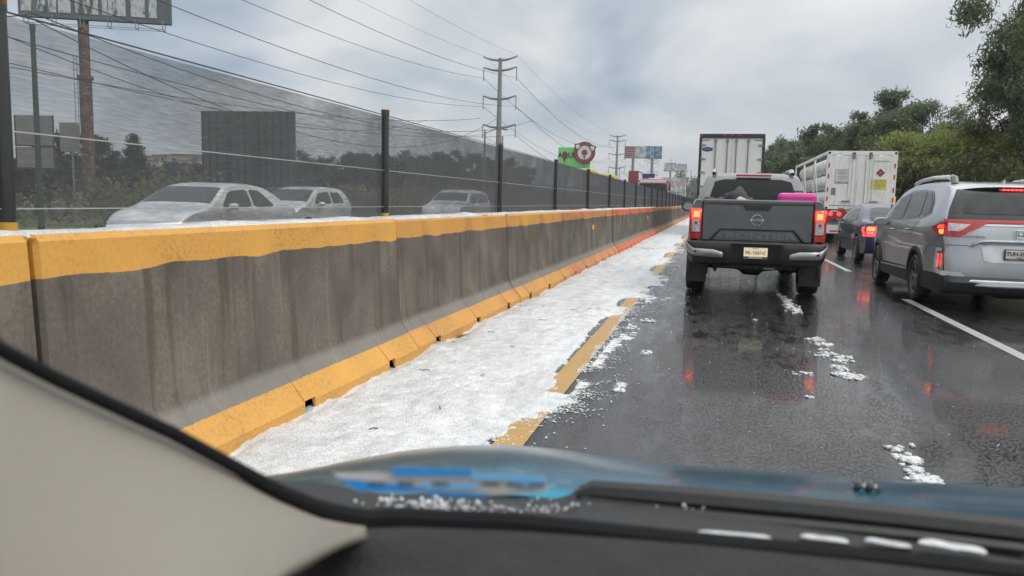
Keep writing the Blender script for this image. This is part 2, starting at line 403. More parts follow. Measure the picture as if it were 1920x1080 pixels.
# loose grains and slush clumps: lumps of small stones
def lumps(spots, name, label):
    mb = MB()
    for (x, y, z, r_) in spots:
        q = Matrix.Rotation(random.random()*6.28, 3, Vector((random.random(), random.random(), random.random()+.1)).normalized())
        for_v = [q @ Vector(v) for v in ((1, 0, 0), (-1, 0, 0), (0, 1, 0), (0, -1, 0), (0, 0, 1), (0, 0, -1))]
        ax_, ay_ = random.uniform(.8, 1.6), random.uniform(.8, 1.7); vs = [Vector((x+v.x*r_*ax_*random.uniform(.8, 1.2), y+v.y*r_*ay_*random.uniform(.8, 1.2), z+v.z*r_*.55)) for v in for_v]
        mb.add(vs, [(0, 2, 4), (2, 1, 4), (1, 3, 4), (3, 0, 4), (2, 0, 5), (1, 2, 5), (3, 1, 5), (0, 3, 5)])
    o = mb.build(name, 'hail', smooth=True, angle=180, kind='stuff'); tag(o, label, 'hail'); return o
sp = []
for k in range(9000):                      # fringe of the hail bed
    y = 2.6+(random.random()**1.6)*17; e_ = -.80+.10*fbm(y*.5, 1.7)-(min(.36, .5*(4.7-y)) if y < 4.7 else 0)
    x = e_+random.expovariate(1/.085)-.10
    if fbm(x, y, 3.5) > -.12: sp.append((x, y, .004, random.uniform(.004, .010)))
def cluster(px, py, rx, ry, n):
    c = atZ(px, py)
    for k in range(n):
        a = random.gauss(0, 1); b_ = random.gauss(0, 1)
        x = c.x+a*rx*.5; y = c.y+b_*ry*.5
        if fbm(x, y, 9) > -.15: sp.append((x, y, random.uniform(-.002, .008), random.choice((.004, .005, .007, .010, .015, .024))*random.uniform(.8, 1.2)))
for c in ((1480, 573, .07, .5, 300), (1492, 583, .06, .3, 130), (1462, 555, .04, .7, 90), (1475, 562, .05, .4, 90), (1530, 638, .09, .10, 150), (1545, 646, .10, .10, 150), (1548, 660, .05, .12, 60),
          (1560, 668, .13, .10, 180), (1575, 676, .07, .1, 80), (1575, 690, .07, .14, 130), (1590, 705, .14, .10, 220), (1598, 710, .06, .06, 70), (1505, 703, .07, .06, 130), (1165, 722, .035, .10, 160), (1160, 733, .03, .04, 60),
          (1215, 602, .07, .10, 120), (1207, 664, .05, .05, 40), (1215, 660, .03, .05, 25), (1690, 845, .05, .05, 120), (1702, 862, .05, .05, 160), (1714, 880, .045, .05, 150), (1730, 900, .06, .05, 170), (1745, 903, .05, .06, 90),
          (1695, 835, .04, .04, 60), (1725, 885, .05, .12, 60), (1518, 745, .02, .03, 14), (1255, 560, .05, .1, 20), (1420, 600, .05, .06, 10)):
    cluster(*c)
for k in range(160):
    y = random.uniform(3.5, 16); x = random.uniform(-.5, 2.6); sp.append((x, y, .003, random.uniform(.003, .006)))
lumps(sp, 'hail_clumps', 'scattered white hailstones and slush clumps lying on the wet lane')
# dark twigs and leaves on the hail
tw = MB()
for px, py in ((1015, 597), (800, 690), (960, 650), (825, 760), (790, 690), (1075, 580), (905, 700), (770, 850), (850, 640), (1310, 452), (1295, 470), (920, 620), (700, 800)):
    c = atZ(px, py, .05); a = random.uniform(0, 3); l = random.uniform(.02, .09)
    hz_ = max(.004, hail_h(c.x, c.y))+.006
    tw.tube([(c.x-l*math.cos(a)*.5, c.y-l*math.sin(a)*.5, hz_), (c.x, c.y, hz_+.006), (c.x+l*math.cos(a)*.5, c.y+l*math.sin(a)*.5, hz_)], .003, 5)
o = tw.build('leaf_litter', 'bark', kind='stuff'); tag(o, 'dark twigs and leaf scraps lying on the hail', 'litter')

# ================================================================== CONCRETE BARRIER
def barmat(name, ycol, seed):
    m, t, b = mk(name)
    tcn = t.nodes.new('ShaderNodeTexCoord'); sp_ = node(t, 'ShaderNodeSeparateXYZ', {0: tcn.outputs['Object']})
    z = sp_.outputs[2]
    mp = lambda sc, loc=(0, 0, 0): node(t, 'ShaderNodeMapping', {'Vector': tcn.outputs['Object'], 'Scale': sc, 'Location': (seed*3.3, seed*7.1, seed)}).outputs[0]
    nf = node(t, 'ShaderNodeTexNoise', {'Vector': mp((1, 1, 1)), 'Scale': 45.0, 'Detail': 6.0, 'Roughness': .7}).outputs[0]
    nl = node(t, 'ShaderNodeTexNoise', {'Vector': mp((1, 1, 1)), 'Scale': 2.2, 'Detail': 5.0}).outputs[0]
    st = node(t, 'ShaderNodeTexNoise', {'Vector': mp((1, 7, .35)), 'Scale': 1.25, 'Detail': 6.0, 'Roughness': .62}).outputs[0]
    def mth(op, a, c, cl=False):
        n_ = t.nodes.new('ShaderNodeMath'); n_.operation = op; n_.use_clamp = cl
        for i, v in enumerate((a, c)):
            if isinstance(v, (int, float)): n_.inputs[i].default_value = v
            else: t.links.new(v, n_.inputs[i])
        return n_.outputs[0]
    base = ramp(t, mth('ADD', mth('MULTIPLY', nf, .5), mth('MULTIPLY', nl, .5)), [(.36, (.083, .070, .056)), (.52, (.122, .104, .085)), (.62, (.17, .146, .12))])
    stm = ramp(t, st, [(.54, 0.0), (.64, .60)])
    base = node(t, 'ShaderNodeMixRGB', {0: stm, 1: base, 2: (.060, .046, .030, 1)}).outputs[0]
    stl = ramp(t, st, [(.32, .35), (.40, 0.0)])
    base = node(t, 'ShaderNodeMixRGB', {0: stl, 1: base, 2: (.25, .23, .20, 1)}).outputs[0]
    # paler band on the sloping foot
    zn = mth('ADD', z, mth('MULTIPLY', mth('SUBTRACT', nl, .5), .05))
    pale = ramp(t, zn, [(.26, .42), (.30, 0.0)])
    base = node(t, 'ShaderNodeMixRGB', {0: pale, 1: base, 2: (.30, .285, .26, 1)}).outputs[0]
    yc = ramp(t, mth('ADD', mth('MULTIPLY', nf, .6), mth('MULTIPLY', nl, .4)), [(.36, tuple(c*.6 for c in ycol)), (.46, ycol), (.62, tuple(min(1, c*1.15) for c in ycol))])
    dirty = ramp(t, nf, [(.62, 0.0), (.72, .55)])
    yc = node(t, 'ShaderNodeMixRGB', {0: dirty, 1: yc, 2: (.12, .09, .06, 1)}).outputs[0]
    zt = mth('ADD', z, mth('MULTIPLY', mth('SUBTRACT', nl, .5), .07))
    top = mth('GREATER_THAN', zt, .95)
    zl = mth('ADD', z, mth('MULTIPLY', mth('SUBTRACT', nf, .5), .03))
    low = mth('LESS_THAN', zl, .195)
    fac = mth('MAXIMUM', top, low)
    col = node(t, 'ShaderNodeMixRGB', {0: fac, 1: base, 2: yc}).outputs[0]
    t.links.new(col, b.inputs['Base Color']); b.inputs['Roughness'].default_value = .5
    t.links.new(ramp(t, nl, [(.35, .38), (.65, .65)]), b.inputs['Roughness'])
    bp = node(t, 'ShaderNodeBump', {'Height': nf, 'Strength': .35, 'Distance': .006}); t.links.new(bp.outputs[0], b.inputs['Normal'])
    return m
BM = [barmat('barrier_yellow', (.60, .31, .065), 0), barmat('barrier_yellow_b', (.57, .28, .065), 1.3), barmat('barrier_orange', (.55, .22, .07), 2.1), barmat('barrier_red_orange', (.58, .14, .06), 3.2)]
PITCH = 3.47; BX = -2.25
def barrier(y0, k, label, group):
    mb = MB(); L = PITCH-.022; rows = []
    gap = .02 if k else .02
    notches = [(.42, .54), (1.62, 1.74), (2.84, 2.95)]
    st = sorted({0, .012, L-.012, L} | {a for n_ in notches for a in (n_[0]-.001, n_[0], n_[1], n_[1]+.001)} | set(np.linspace(.1, L-.1, 16)))
    def pt(s_, notched):
        w1 = .006*fbm(y0+s_, 0, 1.1); zb = .09 if notched else 0.0
        ins = .012 if s_ in (0, L) else 0
        return [(0+w1-(.03 if notched else 0), zb), (w1, max(.075, zb)), (-.135+w1, .25), (-.165, .32), (-.195+w1*.6, .93), (-.205+w1*.6, 1.085-ins), (-.225, 1.11-ins), (-.42, 1.11-ins), (-.44, 1.08-ins), (-.48, .32), (-.64, .08), (-.64, 0)]
    for s_ in st:
        nt_ = any(a <= s_ <= c_ for a, c_ in notches)
        ins = .02 if s_ in (0, L) else 0
        rows.append([(x-ins*(1 if i < 6 else -1), s_, z) for i, (x, z) in enumerate(pt(s_, nt_))])
    mb.grid(rows)
    n = len(rows[0]); mb.f += [tuple(range(n)), tuple(len(rows)*n-1-i for i in range(n))]; mb.m += [0, 0]
    mi = {0: 0}.get(k, 0)
    mat = BM[0] if k <= 1 else BM[1] if k <= 3 else BM[2] if k in (4, 5) else BM[3] if k in (6, 7, 8, 9) else BM[2]
    o = mb.build('concrete_barrier', mat, smooth=True, angle=28)
    o.location = (BX+.012*math.sin(k*2.3), y0, 0); o.rotation_euler = (0, 0, R(.12*math.sin(k*1.7)))
    tag(o, label, 'barrier', group)
    return o
lab = ['nearest grey concrete barrier segment, half hidden behind the beige car pillar', 'long grey barrier segment with brown drip stains, left of the first upright joint', 'grey barrier segment right of the first joint, below the nearest free-standing black post',
       'grey barrier segment between the two widest dark joints, third along', 'grey barrier segment with brownish orange top, just before the first square reflector']
M['refl'] = pm('amber_reflector', (.85, .38, .02), .3, 0, .6, emis=(1, .5, .05), es=.25)
for k in range(-1, 32):
    y0 = 2.38+PITCH*k
    if k+1 < len(lab): l, g_ = lab[k+1], 'concrete barrier segments'
    elif k < 10: l, g_ = ('barrier segment carrying the nearest square amber reflector', 'orange-topped barrier segment just beyond the nearest amber reflector', 'bright red-orange topped barrier segment, first of the red ones', 'red-orange topped barrier segment between the two nearest reflectors', 'barrier segment carrying the second amber reflector', 'last red-topped barrier segment before the tops turn faded orange')[k-4], 'concrete barrier segments'
    else: l, g_ = 'far barrier segment with faded orange top, beyond the red-topped ones', 'concrete barrier segments'
    bo = barrier(y0, k+1, l, g_)
    if k in (4, 8, 12, 15, 18, 21):
        r_ = MB(); r_.box(-.21, -.17, .10, .24, .70, .80); r_.build('reflector', 'refl', bo, bevel=.01)
# hail lying on the barrier top
mb = MB()
rows = []
for j in range(0, 700):
    y = .2+j*.05; h = .012+.014*fbm(0, y, 1.3)+.006*fbm(3, y, 9)
    if 8.3 < y < 8.6: h = -.02
    rows.append([(BX-.225, y, 1.10), (BX-.25, y, 1.112+max(-.01, h)), (BX-.31, y, 1.112+max(-.01, h*1.3)), (BX-.38, y, 1.112+max(-.01, h)), (BX-.42, y, 1.10)])
mb.grid(rows); o = mb.build('hail_ridge', 'hail', smooth=True, angle=180, kind='stuff'); tag(o, 'thin white line of hail lying on top of the barrier', 'hail')

# ================================================================== MESH FENCE ON THE BARRIER
m, t, b = mk('shade_mesh')
t.nodes.remove(b); outn = t.nodes['Material Output']
geo = t.nodes.new('ShaderNodeNewGeometry')
dt = node(t, 'ShaderNodeVectorMath', {0: geo.outputs['Incoming'], 1: geo.outputs['True Normal']}, operation='DOT_PRODUCT').outputs['Value']
ab = node(t, 'ShaderNodeMath', {0: dt}, operation='ABSOLUTE').outputs[0]
mxn = node(t, 'ShaderNodeMath', {0: ab, 1: .03}, operation='MAXIMUM').outputs[0]
tcn = t.nodes.new('ShaderNodeTexCoord')
# weave: thin horizontal threads, slightly wavy, and crease bands where the cloth hangs double
mp = node(t, 'ShaderNodeMapping', {'Vector': tcn.outputs['Object'], 'Scale': (1, 4.5, 62)}).outputs[0]
th = node(t, 'ShaderNodeTexNoise', {'Vector': mp, 'Scale': 1.7, 'Detail': 3.0, 'Roughness': .6}).outputs[0]
mp2 = node(t, 'ShaderNodeMapping', {'Vector': tcn.outputs['Object'], 'Scale': (1, 1.1, 1.3), 'Rotation': (R(48), 0, 0)}).outputs[0]
fo = node(t, 'ShaderNodeTexNoise', {'Vector': mp2, 'Scale': 1.6, 'Detail': 2.0}).outputs[0]
kk = node(t, 'ShaderNodeMath', {0: ramp(t, th, [(.35, .40), (.65, .66)]), 1: ramp(t, fo, [(.3, .72), (.7, 1.28)])}, operation='MULTIPLY').outputs[0]
ex = node(t, 'ShaderNodeMath', {0: kk, 1: mxn}, operation='DIVIDE').outputs[0]
ng = node(t, 'ShaderNodeMath', {0: ex, 1: -1.0}, operation='MULTIPLY').outputs[0]
trn = node(t, 'ShaderNodeMath', {0: ng}, operation='EXPONENT').outputs[0]
dif = node(t, 'ShaderNodeBsdfDiffuse', {0: (.12, .123, .126, 1)}); gl = node(t, 'ShaderNodeBsdfTranslucent', {0: (.21, .215, .22, 1)})
d2 = node(t, 'ShaderNodeMixShader', {0: .5, 1: dif.outputs[0], 2: gl.outputs[0]})
tp = node(t, 'ShaderNodeBsdfTransparent', {0: (1, 1, 1, 1)})
ms = node(t, 'ShaderNodeMixShader', {0: trn, 1: d2.outputs[0], 2: tp.outputs[0]})
t.links.new(ms.outputs[0], outn.inputs[0])
M['mesh'] = m
FX = -2.575
fence = thing('fence', 'black shade mesh fence on round black posts along the top of the concrete barrier', 'fence', (FX, 0, 1.11))
for k in range(-2, 32):
    y = 2.38 if k < 1 else 5.88+PITCH*1.01*(k-1)
    if k in (-2, -1): continue
    h = .86+.02*math.sin(k*3.1)
    p = MB(); p.lathe([(0, .045), (0, .030), (h-.04, .030), (h-.04, .033), (h, .033), (h, .001)], 12, 'z', (.0, y, 0))
    po = p.build('post', 'post', fence, smooth=True, angle=40)
    if k < 3:
        c_ = MB(); c_.lathe([(h-.02, .033), (h+.004, .033), (h+.006, .001)], 12, 'z', (0, y, 0)); c_.build('post_cap', 'postyel', po, smooth=True)
        if k < 2: c_ = MB(); c_.lathe([(.0, .034), (.045, .034)], 12, 'z', (0, y, 0)) if k < 2 else None
        if k < 2: c_.build('painted_foot', 'postyel', po, smooth=True)
PY = [2.38-3.5*i for i in (2, 1)]+[2.38]+[5.88+PITCH*1.01*j for j in range(0, 31)]
for k in range(len(PY)-1):
    mb = MB(); rows = []
    for j in range(21):
        y = PY[k]+(PY[k+1]-PY[k])*j/20; s_ = math.sin(PI*j/20)
        rows.append([(-.045-.012*s_*math.sin(zq*7+k)-.008*fbm(y, zq, 2.2), y, zq*.80+.02) for zq in np.linspace(0, 1, 9)])
    mb.grid(rows); mb.build('mesh_panel', 'mesh', fence, smooth=True, angle=180)
for zz_, sag, rr in ((.385, .0, .003), (.095, .0, .0025), (.82, .0, .004)):
    mb = MB(); pts = []
    for k in range(len(PY)-1):
        for j in range(6):
            pts.append((.005, PY[k]+(PY[k+1]-PY[k])*j/6, zz_-sag*math.sin(PI*j/6)))
    mb.tube(pts, rr, 6); mb.build('tension_wire', 'wirel' if zz_ < .7 else 'wire', fence, smooth=True)

# ================================================================== VEHICLE KIT
def chaikin(P, n=2):
    for _ in range(n):
        Q = [P[0]]
        for a, b_ in zip(P[:-1], P[1:]):
            Q += [(a[0]*.75+b_[0]*.25, a[1]*.75+b_[1]*.25), (a[0]*.25+b_[0]*.75, a[1]*.25+b_[1]*.75)]
        Q.append(P[-1]); P = Q
    return P
def resample(P, n):
    P = np.array(P, float); d = np.r_[0, np.cumsum(np.hypot(*np.diff(P, axis=0).T))]
    t_ = np.linspace(0, d[-1], n); return np.c_[np.interp(t_, d, P[:, 0]), np.interp(t_, d, P[:, 1])]
class Shell:
    """car body: side outline T (rear foot, over the roof, to the front foot), sill line B, half width W(y,z), rounded over the corners"""
    def __init__(s, T, zsill, w, belt, top, tum=.2, ce=.12, ct=.06, sh=None, taper=.10, ch=2, N=90, low=.05):
        s.T = resample(chaikin(T, ch), N); s.N = N; y0, y1 = s.T[0][0], s.T[-1][0]
        s.y0, s.y1 = min(p[0] for p in s.T), max(p[0] for p in s.T); s.w, s.belt, s.top, s.tum, s.sh, s.taper, s.low = w, belt, top, tum, sh, taper, low
        s.ce, s.ct = ce, ct
        u = np.linspace(0, 1, N); yl = y0+(y1-y0)*u; yb = .5*s.T[:, 0]+.5*yl
        z = zsill+(np.clip(1-u/.06, 0, 1)*(s.T[0][1]-zsill))+(np.clip((u-.94)/.06, 0, 1)*(s.T[-1][1]-zsill))
        s.B = np.c_[yb, z]; s.B[0] = s.T[0]; s.B[-1] = s.T[-1]
    def W(s, y, z):
        q = abs(2*(y-(s.y0+s.y1)/2)/(s.y1-s.y0)); v = s.w*(1-s.taper*q**5)
        if z > s.belt: v *= 1-s.tum*((z-s.belt)/(s.top-s.belt))**1.15
        else: v *= 1-s.low*((s.belt-z)/s.belt)**2
        if s.sh: v += .016*math.exp(-((z-s.sh-.02*y)/.05)**2)-.012*math.exp(-((z-s.sh+.13-.02*y)/.07)**2)
        return v
    def mesh(s, mi=0):
        mb = MB(); Mr = 14; SS = [0, .35, .6, .78, .89, .95, .982, .996]
        loopT = [tuple(p) for p in s.T]; loopB = [tuple(p) for p in s.B][::-1]
        for sg in (1, -1):
            rows = []
            for v in np.linspace(0, 1, Mr+1):
                rows.append([(sg*s.W(*((1-v)*s.B[i]+v*s.T[i])), *((1-v)*s.B[i]+v*s.T[i])) for i in range(s.N)])
            mb.grid(rows, mi)
        s.cr = []
        for L, up in ((s.T, 1), (s.B, 0)):
            rows = []
            for i in range(s.N):
                a = L[max(i-1, 0)]; c = L[min(i+1, s.N-1)]; d = c-a; d = d/(np.hypot(*d)+1e-9)
                nrm = np.array([-d[1], d[0]]) if up else np.array([0, 0])
                cr_ = (s.ce*nrm[0]**2+s.ct*max(0, nrm[1])**2) if up else 0
                if up: s.cr.append((nrm, cr_))
                row = []
                for q in [-1]+[-x for x in SS[::-1]]+SS[1:]+[1]:
                    f_ = math.sqrt(max(0, 1-abs(q)**4)); p = L[i]+nrm*cr_*f_
                    row.append((q*s.W(*L[i]), p[0], p[1]))
                rows.append(row)
            mb.grid(rows, mi)
        return mb
    def build(s, name, mats, parent, wheels=(), r=.36, inner=.55):
        mb = s.mesh(); o = mb.build(name, mats, parent, fix=False)
        bm = bmesh.new(); bm.from_mesh(o.data); bmesh.ops.remove_doubles(bm, verts=bm.verts, dist=2e-4)
        bmesh.ops.recalc_face_normals(bm, faces=bm.faces); bm.to_mesh(o.data); bm.free()
        if wheels:
            cb = MB()
            for wy, wz in wheels:
                for sg in (1, -1):
                    cb.lathe([(sg*s.w*inner, .001), (sg*s.w*inner, r), (sg*1.4, r), (sg*1.4, .001)], 40, 'x', (0, wy, wz))
            c = cb.build('cut', 'under'); c.parent = parent
            bm = bmesh.new(); bm.from_mesh(c.data); bmesh.ops.remove_doubles(bm, verts=bm.verts, dist=5e-3); bmesh.ops.recalc_face_normals(bm, faces=bm.faces); bm.to_mesh(c.data); bm.free()
            md = o.modifiers.new('b', 'BOOLEAN'); md.object = c; md.operation = 'DIFFERENCE'; md.solver = 'EXACT'; md.material_mode = 'TRANSFER'
            dg = bpy.context.evaluated_depsgraph_get(); dg.update()
            me = bpy.data.meshes.new_from_object(o.evaluated_get(dg)); o.modifiers.clear(); o.data = me
            bpy.data.objects.remove(c)
        o.data.polygons.foreach_set('use_smooth', [True]*len(o.data.polygons)); o.data.set_sharp_from_angle(angle=R(38))
        return o
    def side(s, sg, off=.004): return lambda p: (sg*(s.W(p[0], p[1])+off), p[0], p[1])
    def rear(s, off=.004):
        def f_(p):
            x, z = p; i = 0
            while i < s.N-2 and s.T[i+1][1]+s.cr[i+1][0][1]*s.cr[i+1][1] < z: i += 1
            pa = s.T[i]; pb = s.T[i+1]; q = min(.999, abs(x)/s.W(*pa)); ff = math.sqrt(max(0, 1-q**4))
            A = pa+s.cr[i][0]*s.cr[i][1]*ff; B_ = pb+s.cr[i+1][0]*s.cr[i+1][1]*ff
            k = 0 if B_[1] == A[1] else min(1.5, max(-.5, (z-A[1])/(B_[1]-A[1])))
            P_ = A+(B_-A)*k+s.cr[i][0]*off
            return (x, P_[0], P_[1])
        return f_
def patch(name, poly, fn, mat, parent, cuts=3, rnd=1, solid=0):
    P = list(poly)
    if rnd:
        P = P+[P[0]]
        for _ in range(rnd):
            Q = []
            for a, b_ in zip(P[:-1], P[1:]): Q += [(a[0]*.88+b_[0]*.12, a[1]*.88+b_[1]*.12), (a[0]*.12+b_[0]*.88, a[1]*.12+b_[1]*.88)]
            P = Q+[Q[0]]
        P = P[:-1]
    bm = bmesh.new(); vs = [bm.verts.new((a, b_, 0)) for a, b_ in P]; f0 = bm.faces.new(vs)
    bmesh.ops.triangulate(bm, faces=[f0]); bmesh.ops.subdivide_edges(bm, edges=bm.edges[:], cuts=cuts, use_grid_fill=True)
    for v in bm.verts: v.co = Vector(fn((v.co.x, v.co.y)))
    me = bpy.data.meshes.new(name); bm.to_mesh(me); bm.free(); me.materials.append(M[mat])
    o = bpy.data.objects.new(name, me); C.objects.link(o); o.parent = parent
    me.polygons.foreach_set('use_smooth', [True]*len(me.polygons))
    if solid: md = o.modifiers.new('s', 'SOLIDIFY'); md.thickness = solid; md.offset = 0
    return o
def seam(mb, pts, fn, wd=.006, mi=0, n=10):
    pp = []
    for a, b_ in zip(pts[:-1], pts[1:]): pp += [(a[0]+(b_[0]-a[0])*i/n, a[1]+(b_[1]-a[1])*i/n) for i in range(n)]
    pp.append(pts[-1]); rows = []
    for i, p in enumerate(pp):
        a = pp[max(i-1, 0)]; c = pp[min(i+1, len(pp)-1)]; d = Vector((c[0]-a[0], c[1]-a[1])).normalized()
        rows.append([fn((p[0]-d.y*wd, p[1]+d.x*wd)), fn((p[0]+d.y*wd, p[1]-d.x*wd))])
    mb.grid(rows, mi)
def wheel(parent, x, y, r, wd, sg, spokes=5, rim='alloy', two=True, rr=.66):
    """sg=+1: outer face towards +x"""
    mb = MB(); h = wd/2
    prof = [(-h*.8, r*rr), (-h, r*(rr+.06)), (-h, r*.93), (-h*.8, r*.985), (-h*.5, r), (-h*.48, r*.985), (-h*.40, r*.985), (-h*.38, r), (-.04*h, r), (-.02*h, r*.985), (.06*h, r*.985), (.08*h, r), (h*.38, r), (h*.4, r*.985), (h*.48, r*.985), (h*.5, r), (h*.8, r*.985), (h, r*.93), (h, r*(rr+.06)), (h*.8, r*rr), (h*.5, r*(rr-.02)), (-h*.8, r*(rr-.02))]
    mb.lathe(prof, 32, 'x', (x, y, r)); o = mb.build('wheel', 'rubber', parent, smooth=True, angle=30)
    rm = MB(); R0 = r*rr
    rm.lathe([(sg*h*.85, R0*.99), (sg*h*.88, R0*.93), (sg*h*.55, R0*.90), (-sg*h*.2, R0*.86), (-sg*h*.2, .001)], 28, 'x', (x, y, r), 1)
    rm.lathe([(sg*h*.86, R0*1.0), (sg*h*.90, R0*.97), (sg*h*.80, R0*.90), (sg*h*.5, R0*.89)], 28, 'x', (x, y, r))
    rm.lathe([(sg*h*.2, R0*.24), (sg*h*.7, R0*.20), (sg*h*.74, R0*.12), (sg*h*.72, .001)], 14, 'x', (x, y, r))
    for k in range(spokes):
        for da in ((-.13, .13) if two else (0,)):
            a = 2*PI*k/spokes+.3; c, s_ = math.cos(a+da), math.sin(a+da); c0, s0 = math.cos(a+da*.4), math.sin(a+da*.4); px_, pz_ = -s_, c; ww = R0*.055*(1 if two else 1.8)
            vs = []
            for (rad, cc, ss, ax) in ((R0*.18, c0, s0, .68), (R0*.93, c, s_, .80)):
                for q in (-1, 1):
                    for dx in (0, -.22):
                        vs.append((x+sg*h*(ax+dx), y+cc*rad+px_*ww*q, r+ss*rad+pz_*ww*q))
            rm.add(vs, [(0, 2, 6, 4), (1, 5, 7, 3), (0, 4, 5, 1), (2, 3, 7, 6)])
    rm.build('rim', [rim, 'under'], o, smooth=True, angle=30)
    return o
def mirror(parent, x, y, z, sg, mat, sx=.11, sz=.085, name='wing_mirror'):
    mb = MB(); rows = []
    for t_, k in ((0, .0), (.0, .86), (.02, 1), (.07, 1.0), (.12, .8), (.15, .35), (.155, 0)):
        rows.append([(x+sg*sx*k*math.cos(a)*(1.0 if math.cos(a)*1 > 0 else 1.0), y+t_, z+sz*k*(math.sin(a) if abs(math.sin(a)) < .8 else .8*math.copysign(1, math.sin(a))+.5*(math.sin(a)-.8*math.copysign(1, math.sin(a))))) for a in np.linspace(0, 2*PI, 25)])
    mb.grid(rows); mb.box(*sorted((x-sg*sx*.6, x-sg*sx*2.0)), y+.06, y+.11, z-sz*.75, z-sz*.35)
    o = mb.build(name, mat, parent, smooth=True)
    g_ = MB(); g_.grid([[(x+sg*sx*k*math.cos(a)*.76, y-.003, z+sz*k*.70*math.sin(a)) for a in np.linspace(0, 2*PI, 25)] for k in (0, 1)])
    g_.build('mirror_glass', 'mirror', o)
    return o
M['lettergrey'] = pm('raised_letter_paint', (.17, .175, .18), .33, .65, .8)
M['mirror'] = pm('mirror_glass', (.32, .34, .35), .06, 1, var=.02)

# ================================================================== GREY PICKUP
pk = thing('pickup_truck', 'dark grey pickup truck straight ahead with its tailgate shut and brake lights on', 'pickup truck', (.585, 11.2, 0))
cab = Shell([(1.66, .45), (1.62, .8), (1.60, 1.25), (1.62, 1.34), (1.70, 1.45), (1.92, 1.68), (2.02, 1.745), (2.5, 1.79), (3.2, 1.76), (3.6, 1.55), (4.05, 1.22), (5.0, 1.08), (5.25, .95), (5.3, .5)], .42, .885, 1.26, 1.8, tum=.23, ce=.05, ct=.035, taper=.03, low=.03)
cb = cab.build('cab', ['pickup', 'under'], pk, wheels=((4.35, .38),), r=.44, inner=.6)
patch('rear_window', [(-.66, 1.37), (.66, 1.37), (.57, 1.685), (-.57, 1.685)], cab.rear(.012), 'glass', cb, cuts=6)
for sg in (-1, 1):
    patch('side_window', [(2.0, 1.28), (2.75, 1.28), (2.75, 1.62), (2.2, 1.63)], cab.side(sg, .004), 'glass', cb)
    patch('side_window', [(2.83, 1.28), (3.75, 1.26), (3.35, 1.60), (2.83, 1.62)], cab.side(sg, .004), 'glass', cb)
mb = MB(); mb.box(-.26, .28, 1.86, 1.93, 1.742, 1.775); mb.build('brake_light', 'red', pk, bevel=.008)
# things seen through the rear glass: two headrests
for sg in (-1, 1):
    mb = MB(); mb.tube([(sg*.6, 1.98, 1.785), (sg*.6, 2.10, 1.835), (sg*.59, 2.7, 1.85), (sg*.58, 3.2, 1.82), (sg*.58, 3.3, 1.77)], [.035, .04, .032, .032, .02], 8); mb.build('roof_rail', 'chrome', pk, smooth=True)
for sg in (-1, 1): mirror(pk, sg*1.03, 3.35, 1.24, sg, 'black', .115, .095)
# bed
mb = MB(); fl = MB()
for sg in (-1, 1):
    prof = [(.74, .66), (.74, 1.335), (.76, 1.355), (.80, 1.36), (.845, 1.345), (.872, 1.28), (.885, 1.1), (.895, .95), (.89, .66)]
    rows = []
    for y_ in (0.02, .05, .12, .6, 1.1, 1.54):
        k = {0.02: .975, .05: .99}.get(y_, 1); rows.append([(sg*(x*k if x > .8 else x), y_, z*(1 if z < 1 else 1-(1-k)*.3)) for x, z in prof])
    b0 = MB(); b0.grid(rows); n_ = len(prof); b0.f += [tuple(range(n_)), tuple(5*n_+n_-1-i for i in range(n_))]; b0.m += [0, 0]
    bs_ = b0.build('bed_side', ['pickup', 'under'], pk, smooth=True, angle=40)
    # flared arch and the wheel well behind it
    fl = MB(); rows = []
    for a in np.linspace(-.35, PI+.35, 25):
        ca, sa = math.cos(a), math.sin(a)
        rows.append([(sg*(.885), .95+.50*ca, .42+.50*sa), (sg*.925, .95+.485*ca, .42+.485*sa), (sg*.93, .95+.44*ca, .42+.44*sa), (sg*.88, .95+.43*ca, .42+.43*sa), (sg*.62, .95+.42*ca, .42+.42*sa)])
    fl.grid(rows); fl.build('wheel_arch', 'black', bs_, smooth=True)
    q = MB(); q.prism([(.02, .60), (.42, .60), (.50, .78), (.66, .90), (.66, .95), (.02, .95)], 0, *sorted((sg*.78, sg*.888)))
    q.build('rear_quarter', 'pickup', bs_, bevel=.01)
mb = MB(); mb.box(-.74, .74, .04, 1.56, .72, .76); mb.box(-.74, .74, 1.54, 1.58, .72, 1.34); mb.build('bed_floor', 'black', pk)
# tailgate: rows of a pressed panel
def tg_y(x, z):
    y = 0.0
    ln = .945 if abs(x) < .48 else (.945-(abs(x)-.48)*1.15 if abs(x) < .62 else .785)
    # lower pressed panel sits back under the fold
    d = z-ln
    if d < -.012: y = .022
    elif d < .012: y = .022*(.012-d)/.024
    if z > 1.29: y -= .010*min(1, (z-1.29)/.02)
    if z < .80: y += .02
    y += .10*max(0, (abs(x)/.72)-.93)*.6
    return y
mb = MB(); xs = np.linspace(-.715, .715, 90); zs = np.r_[np.linspace(.70, 1.345, 84)]
mb.grid([[(x, tg_y(x, z), z) for x in xs] for z in zs])
mb.grid([[(x, tg_y(x, 1.345), 1.345) for x in xs], [(x, .0, 1.36) for x in xs], [(x, .07, 1.36) for x in xs], [(x, .07, .70) for x in xs], [(x, .022, .70) for x in xs]])
tgt = mb.build('tailgate', 'pickup', pk, smooth=True, angle=30, fix=False)
mb = MB(); mb.prism([(-.20, 1.315), (.20, 1.315), (.165, 1.23), (.135, 1.215), (-.135, 1.215), (-.165, 1.23)], 1, -.018, -.004)
mb.prism([(-.13, 1.29), (.13, 1.29), (.11, 1.245), (-.11, 1.245)], 1, -.03, -.017); mb.build('tailgate_handle', 'gloss', tgt, bevel=.004)
